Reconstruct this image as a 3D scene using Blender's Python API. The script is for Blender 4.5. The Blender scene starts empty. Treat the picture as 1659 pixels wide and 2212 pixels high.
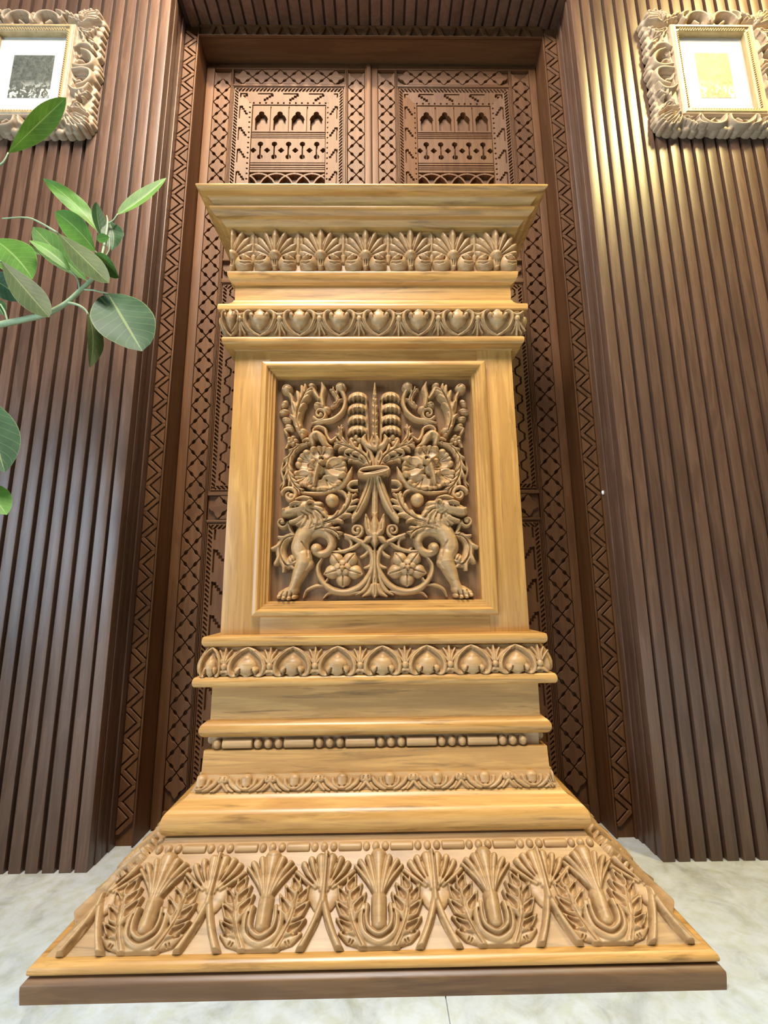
import bpy, bmesh, math, random
import numpy as np
from mathutils import Vector, Matrix

random.seed(7)
rng = np.random.default_rng(7)
scene = bpy.context.scene
COL = scene.collection

# ------------------------------------------------------------------ camera
FPX, IW, IH = 952.74, 1659.0, 2212.0
PITCH, YAW, ROLL = math.radians(10.175), math.radians(0.771), math.radians(-0.563)
CAMZ = 0.6
_f = np.array([math.sin(YAW) * math.cos(PITCH), math.cos(YAW) * math.cos(PITCH), math.sin(PITCH)])
_r0 = np.array([math.cos(YAW), -math.sin(YAW), 0.0])
_u0 = np.cross(_r0, _f)
_r = math.cos(ROLL) * _r0 + math.sin(ROLL) * _u0
_u = -math.sin(ROLL) * _r0 + math.cos(ROLL) * _u0
camd = bpy.data.cameras.new('camera')
cam = bpy.data.objects.new('camera', camd)
COL.objects.link(cam)
camd.sensor_fit = 'HORIZONTAL'
camd.sensor_width = 36.0
camd.lens = FPX / IW * 36.0
camd.clip_start = 0.02
cam.matrix_world = Matrix(((_r[0], _u[0], -_f[0], 0), (_r[1], _u[1], -_f[1], 0), (_r[2], _u[2], -_f[2], CAMZ), (0, 0, 0, 1)))
scene.camera = cam


def at(x, y, Y):
    """point of the place seen at photo position (x, y), standing at distance Y"""
    v = _f + (x - IW / 2) / FPX * _r - (y - IH / 2) / FPX * _u
    return np.array([0, 0, CAMZ]) + v * (Y / v[1])


# ------------------------------------------------------------------ world, lights, exposure
world = bpy.data.worlds.new('world')
scene.world = world
world.use_nodes = True
bg = world.node_tree.nodes['Background']
bg.inputs['Color'].default_value = (1.0, 0.93, 0.85, 1)
bg.inputs['Strength'].default_value = 0.035


def look_at(o, target):
    o.rotation_euler = (Vector(target) - o.location).to_track_quat('-Z', 'Y').to_euler()


def area(name, loc, target, sx, sy, power, color):
    d = bpy.data.lights.new(name, 'AREA')
    d.shape = 'RECTANGLE'
    d.size, d.size_y, d.energy, d.color = sx, sy, power, color
    o = bpy.data.objects.new(name, d)
    COL.objects.link(o)
    o.location = loc
    look_at(o, target)
    return o


def spot(name, loc, target, power, color, angle, blend, radius):
    d = bpy.data.lights.new(name, 'SPOT')
    d.energy, d.color, d.spot_size, d.spot_blend, d.shadow_soft_size = power, color, math.radians(angle), blend, radius
    o = bpy.data.objects.new(name, d)
    COL.objects.link(o)
    o.location = loc
    look_at(o, target)
    return o


# window daylight from behind left, an added overhead main light, downlights in the ceiling
area('window_and_top_light', (-2.5, -1.1, 0.70), (-0.5, 1.0, 0.7), 1.3, 1.2, 62, (0.62, 0.82, 1.0))
area('window_and_top_light', (-0.35, -0.45, 3.45), (0.0, 0.9, 0.7), 1.1, 0.7, 145, (1.0, 0.95, 0.88))  # overhead area light, added as soft main light on the pedestal, no window
sk = area('skylight', (0.0, -0.20, 3.6), (0.0, -0.20, 0.0), 3.2, 0.9, 56, (0.54, 0.79, 1.0))
sk.data.spread = math.radians(30)
spot('ceiling_downlight', (1.45, 0.30, 3.15), (1.40, 1.12, 1.95), 300, (1.0, 0.82, 0.34), 92, 1.0, 0.14)
spot('ceiling_downlight', (-0.42, 0.28, 3.30), (-0.34, 1.25, 2.05), 330, (1.0, 0.76, 0.46), 56, 1.0, 0.04)
spot('ceiling_downlight', (-0.50, -0.10, 3.30), (-0.86, 1.10, 1.15), 70, (1.0, 0.90, 0.76), 34, 0.7, 0.03)

scene.view_settings.view_transform = 'Standard'
scene.view_settings.look = 'None'
scene.view_settings.exposure = 0.08
scene.view_settings.gamma = 1.0
scene.view_settings.use_curve_mapping = False
try:
    scene.cycles.use_denoising = True
    scene.cycles.max_bounces = 8
except Exception:
    pass

# ------------------------------------------------------------------ materials
MATS = {}


def node(nt, kind, **kw):
    n = nt.nodes.new(kind)
    for k, v in kw.items():
        setattr(n, k, v)
    return n


def ramp(nt, stops, src):
    n = nt.nodes.new('ShaderNodeValToRGB')
    e = n.color_ramp.elements
    while len(e) < len(stops):
        e.new(0.5)
    for el, (p, c) in zip(e, stops):
        el.position = p
        el.color = (*c, 1) if len(c) == 3 else c
    nt.links.new(src, n.inputs[0])
    return n.outputs[0]


def noise(nt, vec, scale, detail=3, rough=0.55, dist=0.0):
    n = nt.nodes.new('ShaderNodeTexNoise')
    n.inputs['Scale'].default_value = scale
    n.inputs['Detail'].default_value = detail
    n.inputs['Roughness'].default_value = rough
    n.inputs['Distortion'].default_value = dist
    nt.links.new(vec, n.inputs['Vector'])
    return n.outputs['Fac']


def mix(nt, a, b, fac, mode='MIX'):
    n = nt.nodes.new('ShaderNodeMix')
    n.data_type = 'RGBA'
    n.blend_type = mode
    for s, v in ((n.inputs[6], a), (n.inputs[7], b), (n.inputs[0], fac)):
        if isinstance(v, bpy.types.NodeSocket):
            nt.links.new(v, s)
        elif isinstance(v, (int, float)):
            s.default_value = v
        else:
            s.default_value = (*v, 1)
    return n.outputs[2]


def scaled_pos(nt, sc, objspace=False):
    if objspace:
        g = nt.nodes.new('ShaderNodeTexCoord').outputs['Object']
    else:
        g = nt.nodes.new('ShaderNodeNewGeometry').outputs['Position']
    m = nt.nodes.new('ShaderNodeVectorMath')
    m.operation = 'MULTIPLY'
    nt.links.new(g, m.inputs[0])
    m.inputs[1].default_value = sc
    return m.outputs[0]


def new_mat(name):
    m = bpy.data.materials.new(name)
    m.use_nodes = True
    nt = m.node_tree
    return m, nt, nt.nodes['Principled BSDF']


def wood(name, light, mid, dark, axis='X', figure=9.0, rough=0.38, pore=0.35, stain=0.35, bump=0.06, vary=0.12, coat=0.0, spec=0.5):
    m, nt, b = new_mat(name)
    lo, hi = figure * 0.085, figure
    sc = {'X': (lo, hi, hi), 'Y': (hi, lo, hi), 'Z': (hi, hi, lo)}[axis]
    v = scaled_pos(nt, sc)
    oi = nt.nodes.new('ShaderNodeObjectInfo')
    add = nt.nodes.new('ShaderNodeVectorMath')
    add.operation = 'MULTIPLY_ADD'
    cmb = nt.nodes.new('ShaderNodeCombineXYZ')
    for i in range(3):
        nt.links.new(oi.outputs['Random'], cmb.inputs[i])
    nt.links.new(cmb.outputs[0], add.inputs[0])
    add.inputs[1].default_value = (7.3, 5.1, 9.7)
    nt.links.new(v, add.inputs[2])
    v = add.outputs[0]
    n1 = noise(nt, v, 1.0, 4, 0.6, 1.2)
    wv = nt.nodes.new('ShaderNodeMath')
    wv.operation = 'MULTIPLY'
    nt.links.new(n1, wv.inputs[0])
    wv.inputs[1].default_value = 26.0
    sn = nt.nodes.new('ShaderNodeMath')
    sn.operation = 'SINE'
    nt.links.new(wv.outputs[0], sn.inputs[0])
    rings = ramp(nt, [(0.0, (0, 0, 0)), (1.0, (1, 1, 1))], sn.outputs[0])
    base = ramp(nt, [(0.28, dark), (0.48, mid), (0.70, light)], n1)
    base = mix(nt, base, mid, 0.35)
    dk = tuple(c * 0.72 for c in mid)
    base = mix(nt, base, mix(nt, dk, light, rings), 0.22)
    # fine pores along the grain
    f = figure * 8
    sc2 = {'X': (9, f, f), 'Y': (f, 9, f), 'Z': (f, f, 9)}[axis]
    n2 = noise(nt, scaled_pos(nt, sc2), 1.0, 3, 0.6)
    pr = ramp(nt, [(0.30, (0, 0, 0)), (0.62, (1, 1, 1))], n2)
    base = mix(nt, mix(nt, base, dark, pore), base, pr)
    # handling stains, streaks with a shape of their own
    if stain > 0:
        sc3 = {'X': (5.5, 75, 75), 'Y': (75, 5.5, 75), 'Z': (75, 75, 5.5)}[axis]
        n3 = noise(nt, scaled_pos(nt, sc3), 1.0, 5, 0.65, 0.5)
        st = ramp(nt, [(0.54, (0, 0, 0)), (0.70, (1, 1, 1))], n3)
        sd = tuple(c * 0.38 for c in dark)
        k = nt.nodes.new('ShaderNodeMath')
        k.operation = 'MULTIPLY'
        nt.links.new(st, k.inputs[0])
        k.inputs[1].default_value = stain
        base = mix(nt, base, sd, k.outputs[0])
    if vary > 0:
        mr = nt.nodes.new('ShaderNodeMapRange')
        nt.links.new(oi.outputs['Random'], mr.inputs[0])
        mr.inputs[3].default_value = 1 - vary
        mr.inputs[4].default_value = 1 + vary
        base = mix(nt, base, mr.outputs[0], 1.0, 'MULTIPLY')
    nt.links.new(base, b.inputs['Base Color'])
    b.inputs['Roughness'].default_value = rough
    b.inputs['Specular IOR Level'].default_value = spec
    if coat:
        b.inputs['Coat Weight'].default_value = coat
        b.inputs['Coat Roughness'].default_value = 0.25
    bp = nt.nodes.new('ShaderNodeBump')
    bp.inputs['Strength'].default_value = bump
    bp.inputs['Distance'].default_value = 0.002
    nt.links.new(n2, bp.inputs['Height'])
    nt.links.new(bp.outputs[0], b.inputs['Normal'])
    MATS[name] = m
    return m


HL, HM, HD = (0.65, 0.365, 0.115), (0.52, 0.265, 0.072), (0.32, 0.145, 0.038)
wood('honey_wood_x', HL, HM, HD, 'X', 26, 0.34, 0.42, 0.75, vary=0.06)
wood('honey_wood_z', HL, HM, HD, 'Z', 24, 0.34, 0.36, 0.40, vary=0.05)
wood('carved_wood', (0.5014, 0.3041, 0.1342), (0.4285, 0.2492, 0.1052), (0.3008, 0.1605, 0.0616), 'X', 30, 0.44, 0.25, 0.50, vary=0.05)
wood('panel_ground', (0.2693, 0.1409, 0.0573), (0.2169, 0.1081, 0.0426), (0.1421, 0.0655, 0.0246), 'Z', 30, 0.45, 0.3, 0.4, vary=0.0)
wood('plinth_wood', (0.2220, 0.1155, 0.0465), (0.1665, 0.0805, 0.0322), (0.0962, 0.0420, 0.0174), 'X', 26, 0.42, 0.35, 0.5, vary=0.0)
wood('door_wood', (0.1314, 0.0594, 0.0212), (0.0986, 0.0403, 0.0132), (0.0621, 0.0222, 0.0071), 'Z', 30, 0.58, 0.35, 0.15, vary=0.08, spec=0.25)
wood('door_wood_x', (0.1314, 0.0594, 0.0212), (0.0986, 0.0403, 0.0132), (0.0621, 0.0222, 0.0071), 'X', 30, 0.58, 0.35, 0.15, vary=0.08, spec=0.25)
wood('door_groove', (0.10, 0.04, 0.018), (0.07, 0.027, 0.012), (0.045, 0.016, 0.008), 'Z', 8, 0.6, 0.3, 0.0, vary=0.0)
wood('slat_wood', (0.1490, 0.0826, 0.0519), (0.1073, 0.0562, 0.0346), (0.0596, 0.0294, 0.0179), 'Z', 42, 0.37, 0.45, 0.15, vary=0.14, spec=0.42)
wood('slat_groove', (0.050, 0.024, 0.015), (0.036, 0.017, 0.011), (0.02, 0.01, 0.007), 'Z', 42, 0.6, 0.4, 0.0, vary=0.0)
wood('bleached_wood', (0.4689, 0.3511, 0.2281), (0.3907, 0.2809, 0.1768), (0.2699, 0.1851, 0.1084), 'X', 40, 0.55, 0.35, 0.3, vary=0.05)
wood('gilt_wood', (0.4900, 0.3640, 0.1768), (0.4060, 0.2800, 0.1224), (0.2940, 0.1890, 0.0748), 'Z', 40, 0.4, 0.3, 0.2, vary=0.0)


def plain(name, col, rough=0.5, metal=0.0):
    m, nt, b = new_mat(name)
    v = scaled_pos(nt, (1, 1, 1), True)
    n = noise(nt, v, 60, 3)
    c = ramp(nt, [(0.3, tuple(x * 0.9 for x in col)), (0.7, tuple(min(1, x * 1.06) for x in col))], n)
    nt.links.new(c, b.inputs['Base Color'])
    b.inputs['Roughness'].default_value = rough
    b.inputs['Metallic'].default_value = metal
    MATS[name] = m
    return m


plain('mat_board', (0.62, 0.61, 0.57), 0.7)
plain('white_enamel', (0.85, 0.85, 0.84), 0.3)
plain('terracotta', (0.30, 0.13, 0.07), 0.8)
plain('potting_soil', (0.04, 0.028, 0.02), 0.95)


def marble():
    m, nt, b = new_mat('marble')
    v = scaled_pos(nt, (1, 1, 1))
    n1 = noise(nt, v, 3.2, 6, 0.62, 1.4)
    n2 = noise(nt, v, 11, 6, 0.68, 1.0)
    n3 = noise(nt, v, 38, 4, 0.6, 0.4)
    c = ramp(nt, [(0.30, (0.302, 0.301, 0.277)), (0.47, (0.431, 0.436, 0.414)), (0.66, (0.522, 0.533, 0.519))], n1)
    c2 = ramp(nt, [(0.33, (0.272, 0.270, 0.250)), (0.47, (0.454, 0.458, 0.439)), (0.65, (0.559, 0.572, 0.564))], n2)
    c = mix(nt, c, c2, 0.55)
    c3 = ramp(nt, [(0.36, (0.840, 0.820, 0.628)), (0.56, (1, 1, 1))], n3)
    c = mix(nt, c, c3, 0.65, 'MULTIPLY')
    nt.links.new(c, b.inputs['Base Color'])
    b.inputs['Roughness'].default_value = 0.30
    bp = nt.nodes.new('ShaderNodeBump')
    bp.inputs['Strength'].default_value = 0.06
    bp.inputs['Distance'].default_value = 0.002
    nt.links.new(n2, bp.inputs['Height'])
    nt.links.new(bp.outputs[0], b.inputs['Normal'])
    MATS['marble'] = m


marble()
plain('tile_joint', (0.30, 0.29, 0.26), 0.8)


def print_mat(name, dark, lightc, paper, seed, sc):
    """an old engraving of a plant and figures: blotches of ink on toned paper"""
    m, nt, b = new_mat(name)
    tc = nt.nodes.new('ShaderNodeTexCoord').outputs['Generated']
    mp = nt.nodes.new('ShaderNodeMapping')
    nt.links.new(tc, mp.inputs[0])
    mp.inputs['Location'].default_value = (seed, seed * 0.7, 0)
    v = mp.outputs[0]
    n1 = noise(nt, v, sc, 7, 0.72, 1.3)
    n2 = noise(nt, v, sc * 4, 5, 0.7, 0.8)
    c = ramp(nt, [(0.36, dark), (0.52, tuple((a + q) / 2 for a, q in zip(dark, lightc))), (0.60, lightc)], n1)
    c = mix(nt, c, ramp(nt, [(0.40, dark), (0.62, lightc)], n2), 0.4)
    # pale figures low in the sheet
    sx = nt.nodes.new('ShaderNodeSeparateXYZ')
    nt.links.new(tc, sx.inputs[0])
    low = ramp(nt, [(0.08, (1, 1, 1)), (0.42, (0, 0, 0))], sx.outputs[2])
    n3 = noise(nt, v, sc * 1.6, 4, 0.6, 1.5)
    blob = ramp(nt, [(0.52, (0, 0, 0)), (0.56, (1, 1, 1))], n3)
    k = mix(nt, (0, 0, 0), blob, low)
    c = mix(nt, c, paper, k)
    nt.links.new(c, b.inputs['Base Color'])
    b.inputs['Roughness'].default_value = 0.6
    MATS[name] = m


print_mat('engraving_dark', (0.035, 0.04, 0.03), (0.17, 0.17, 0.13), (0.75, 0.72, 0.60), 2.1, 4.5)
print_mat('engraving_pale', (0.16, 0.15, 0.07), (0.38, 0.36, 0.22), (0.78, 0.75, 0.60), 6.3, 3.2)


def glass_mat():
    m, nt, b = new_mat('picture_glass')
    b.inputs['Base Color'].default_value = (1, 1, 1, 1)
    b.inputs['Transmission Weight'].default_value = 1.0
    b.inputs['Roughness'].default_value = 0.0
    b.inputs['IOR'].default_value = 1.3
    tr = nt.nodes.new('ShaderNodeBsdfTransparent')
    gl = nt.nodes.new('ShaderNodeBsdfGlossy')
    gl.inputs['Roughness'].default_value = 0.03
    fr0 = nt.nodes.new('ShaderNodeLayerWeight')
    fr0.inputs[0].default_value = 0.5
    fr1 = nt.nodes.new('ShaderNodeMath')
    fr1.operation = 'POWER'
    nt.links.new(fr0.outputs['Facing'], fr1.inputs[0])
    fr1.inputs[1].default_value = 5.0
    fr = nt.nodes.new('ShaderNodeMath')
    fr.operation = 'MULTIPLY_ADD'
    nt.links.new(fr1.outputs[0], fr.inputs[0])
    fr.inputs[1].default_value = 0.95
    fr.inputs[2].default_value = 0.045
    mx = nt.nodes.new('ShaderNodeMixShader')
    nt.links.new(fr.outputs[0], mx.inputs[0])
    nt.links.new(tr.outputs[0], mx.inputs[1])
    nt.links.new(gl.outputs[0], mx.inputs[2])
    nt.links.new(mx.outputs[0], nt.nodes['Material Output'].inputs[0])
    MATS['picture_glass'] = m


glass_mat()


def leaf_mat(name, top, vein):
    """leaf green with a pale midrib and side veins laid out on the leaf's own UVs"""
    m, nt, b = new_mat(name)
    uv = nt.nodes.new('ShaderNodeUVMap').outputs[0]
    sx = nt.nodes.new('ShaderNodeSeparateXYZ')
    nt.links.new(uv, sx.inputs[0])

    def M(op, a, bb):
        n = nt.nodes.new('ShaderNodeMath')
        n.operation = op
        for s, v in ((n.inputs[0], a), (n.inputs[1], bb)):
            if isinstance(v, bpy.types.NodeSocket):
                nt.links.new(v, s)
            else:
                s.default_value = v
        return n.outputs[0]

    ax = M('ABSOLUTE', M('SUBTRACT', sx.outputs[0], 0.5), 0)
    mid = M('LESS_THAN', ax, 0.022)
    ph = M('MULTIPLY', M('SUBTRACT', sx.outputs[1], M('MULTIPLY', ax, 0.45)), 9.0)
    fr = M('ABSOLUTE', M('SUBTRACT', M('FRACT', ph, 0), 0.5), 0)
    side = M('MULTIPLY', M('LESS_THAN', fr, 0.035), 0.35)
    edge = M('MULTIPLY', M('GREATER_THAN', ax, 0.485), 0.6)
    k = M('MINIMUM', M('ADD', M('ADD', mid, side), edge), 0.85)
    n1 = noise(nt, scaled_pos(nt, (1, 1, 1), False), 22, 4)
    c = ramp(nt, [(0.30, tuple(x * 0.72 for x in top)), (0.68, tuple(x * 1.2 for x in top))], n1)
    c = mix(nt, c, vein, k)
    nt.links.new(c, b.inputs['Base Color'])
    b.inputs['Roughness'].default_value = 0.54
    b.inputs['Specular IOR Level'].default_value = 0.35
    tl = nt.nodes.new('ShaderNodeBsdfTranslucent')
    nt.links.new(c, tl.inputs[0])
    mx = nt.nodes.new('ShaderNodeMixShader')
    mx.inputs[0].default_value = 0.22
    nt.links.new(b.outputs[0], mx.inputs[1])
    nt.links.new(tl.outputs[0], mx.inputs[2])
    nt.links.new(mx.outputs[0], nt.nodes['Material Output'].inputs[0])
    MATS[name] = m


leaf_mat('leaf_bright', (0.105, 0.245, 0.028), (0.28, 0.42, 0.11))
leaf_mat('leaf_mid', (0.066, 0.155, 0.028), (0.22, 0.30, 0.10))
leaf_mat('leaf_dark', (0.028, 0.082, 0.026), (0.20, 0.27, 0.09))
leaf_mat('leaf_under', (0.088, 0.120, 0.036), (0.25, 0.28, 0.11))
plain('plant_stem', (0.28, 0.36, 0.20), 0.5)

# ------------------------------------------------------------------ object helpers
WLOC = {}


def link(o, parent=None, wloc=(0, 0, 0)):
    wloc = Vector(wloc)
    COL.objects.link(o)
    if parent is not None:
        o.parent = parent
        o.location = wloc - WLOC[parent.name]
    else:
        o.location = wloc
    WLOC[o.name] = wloc
    return o


def tag(o, label=None, cat=None, group=None, kind=None):
    if label: o['label'] = label
    if cat: o['category'] = cat
    if group: o['group'] = group
    if kind: o['kind'] = kind
    return o


def empty(name, loc, label, cat, group=None, kind=None):
    o = bpy.data.objects.new(name, None)
    o.empty_display_size = 0.1
    link(o, None, loc)
    return tag(o, label, cat, group, kind)


def mesh_np(name, V, F, mat, smooth=True, uv=None):
    """V (n,3), F (m,4) or list of tuples"""
    me = bpy.data.meshes.new(name)
    if isinstance(F, np.ndarray):
        n, m, k = len(V), F.shape[0], F.shape[1]
        me.vertices.add(n)
        me.vertices.foreach_set('co', np.asarray(V, np.float32).ravel())
        me.loops.add(m * k)
        me.loops.foreach_set('vertex_index', F.astype(np.int32).ravel())
        me.polygons.add(m)
        me.polygons.foreach_set('loop_start', np.arange(0, m * k, k, dtype=np.int32))
        me.polygons.foreach_set('loop_total', np.full(m, k, np.int32))
        me.update(calc_edges=True)
        me.validate()
    else:
        me.from_pydata([tuple(v) for v in V], [], [tuple(f) for f in F])
        me.update()
    if smooth:
        me.polygons.foreach_set('use_smooth', np.ones(len(me.polygons), bool))
    if mat:
        me.materials.append(MATS[mat])
    return me


def sharpen(me, deg=38):
    """smooth shading with hard edges above an angle"""
    bm = bmesh.new()
    bm.from_mesh(me)
    bmesh.ops.recalc_face_normals(bm, faces=bm.faces)
    lim = math.radians(deg)
    for e in bm.edges:
        if len(e.link_faces) == 2:
            e.smooth = e.calc_face_angle(0) < lim
        else:
            e.smooth = False
    for f in bm.faces:
        f.smooth = True
    bm.to_mesh(me)
    bm.free()
    return me


def add(name, me, parent=None, wloc=(0, 0, 0), rot=None, scale=None):
    o = bpy.data.objects.new(name, me)
    link(o, parent, wloc)
    if rot: o.rotation_euler = rot
    if scale: o.scale = scale
    return o


def box_mesh(name, x0, x1, y0, y1, z0, z1, mat, bev=0.0, smooth=False):
    if bev <= 0:
        V = [(x0, y0, z0), (x1, y0, z0), (x1, y1, z0), (x0, y1, z0), (x0, y0, z1), (x1, y0, z1), (x1, y1, z1), (x0, y1, z1)]
        F = [(0, 3, 2, 1), (4, 5, 6, 7), (0, 1, 5, 4), (1, 2, 6, 5), (2, 3, 7, 6), (3, 0, 4, 7)]
        return mesh_np(name, V, F, mat, smooth)
    bm = bmesh.new()
    bmesh.ops.create_cube(bm, size=1)
    for v in bm.verts:
        v.co = Vector(((x0 + x1) / 2 + v.co.x * (x1 - x0), (y0 + y1) / 2 + v.co.y * (y1 - y0), (z0 + z1) / 2 + v.co.z * (z1 - z0)))
    bmesh.ops.bevel(bm, geom=list(bm.edges), offset=bev, segments=2, affect='EDGES', profile=0.6)
    me = bpy.data.meshes.new(name)
    bm.to_mesh(me)
    bm.free()
    me.materials.append(MATS[mat])
    return sharpen(me, 50)


def prism(name, poly, y_front, y_back, mat, bev=0.0012):
    """a flat piece: polygon in (x, z), front face at y_front with a small chamfer, back at y_back"""
    P = np.array(poly, float)
    c = P.mean(0)
    n = len(P)
    # inset
    nxt, prv = np.roll(P, -1, 0), np.roll(P, 1, 0)
    area2 = np.sum(P[:, 0] * nxt[:, 1] - nxt[:, 0] * P[:, 1])
    s = 1 if area2 > 0 else -1
    e1 = P - prv
    e2 = nxt - P
    n1 = np.stack([-e1[:, 1], e1[:, 0]], 1) * s
    n2 = np.stack([-e2[:, 1], e2[:, 0]], 1) * s
    n1 /= np.linalg.norm(n1, axis=1)[:, None] + 1e-12
    n2 /= np.linalg.norm(n2, axis=1)[:, None] + 1e-12
    m = n1 + n2
    m /= np.maximum(0.6, np.sum(m * n1, 1))[:, None]
    I = P + m * bev
    V = [(p[0], y_back, p[1]) for p in P] + [(p[0], y_front + bev, p[1]) for p in P] + [(p[0], y_front, p[1]) for p in I]
    F = []
    for i in range(n):
        j = (i + 1) % n
        F.append((i, j, n + j, n + i))
        F.append((n + i, n + j, 2 * n + j, 2 * n + i))
    F.append(tuple(range(2 * n, 3 * n)))
    F.append(tuple(reversed(range(n))))
    me = mesh_np(name, V, F, mat, False)
    return sharpen(me, 25)


def spline(pts, n=8):
    """Catmull-Rom through points (any dimension); returns samples and parameters"""
    P = np.array(pts, float)
    if len(P) == 2:
        t = np.linspace(0, 1, n + 1)
        return P[0] + (P[1] - P[0]) * t[:, None], t
    Q = np.vstack([2 * P[0] - P[1], P, 2 * P[-1] - P[-2]])
    out, ts = [], []
    for i in range(1, len(Q) - 2):
        p0, p1, p2, p3 = Q[i - 1], Q[i], Q[i + 1], Q[i + 2]
        for k in range(n):
            t = k / n
            out.append(0.5 * ((2 * p1) + (-p0 + p2) * t + (2 * p0 - 5 * p1 + 4 * p2 - p3) * t * t + (-p0 + 3 * p1 - 3 * p2 + p3) * t ** 3))
            ts.append(i - 1 + t)
    out.append(P[-1])
    ts.append(len(P) - 1)
    return np.array(out), np.array(ts) / (len(P) - 1)


def along(vals, ts):
    if np.isscalar(vals):
        return np.full(len(ts), float(vals))
    vals = np.array(vals, float)
    return np.interp(ts, np.linspace(0, 1, len(vals)), vals)


def tube_mesh(name, pts, radii, mat, seg=8, n=6):
    P, ts = spline(pts, n)
    R = along(radii, ts)
    V, F = [], []
    up = np.array([0.13, 0.2, 0.97])
    for i in range(len(P)):
        t = P[min(i + 1, len(P) - 1)] - P[max(i - 1, 0)]
        t = t / (np.linalg.norm(t) + 1e-12)
        a = np.cross(t, up)
        if np.linalg.norm(a) < 1e-3:
            a = np.cross(t, np.array([1.0, 0, 0]))
        a /= np.linalg.norm(a)
        b = np.cross(a, t)
        for k in range(seg):
            an = 2 * math.pi * k / seg
            V.append(P[i] + R[i] * (math.cos(an) * a + math.sin(an) * b))
    for i in range(len(P) - 1):
        for k in range(seg):
            k2 = (k + 1) % seg
            F.append((i * seg + k, i * seg + k2, (i + 1) * seg + k2, (i + 1) * seg + k))
    F.append(tuple(reversed(range(seg))))
    F.append(tuple(range((len(P) - 1) * seg, len(P) * seg)))
    return mesh_np(name, V, F, mat, True)


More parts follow.
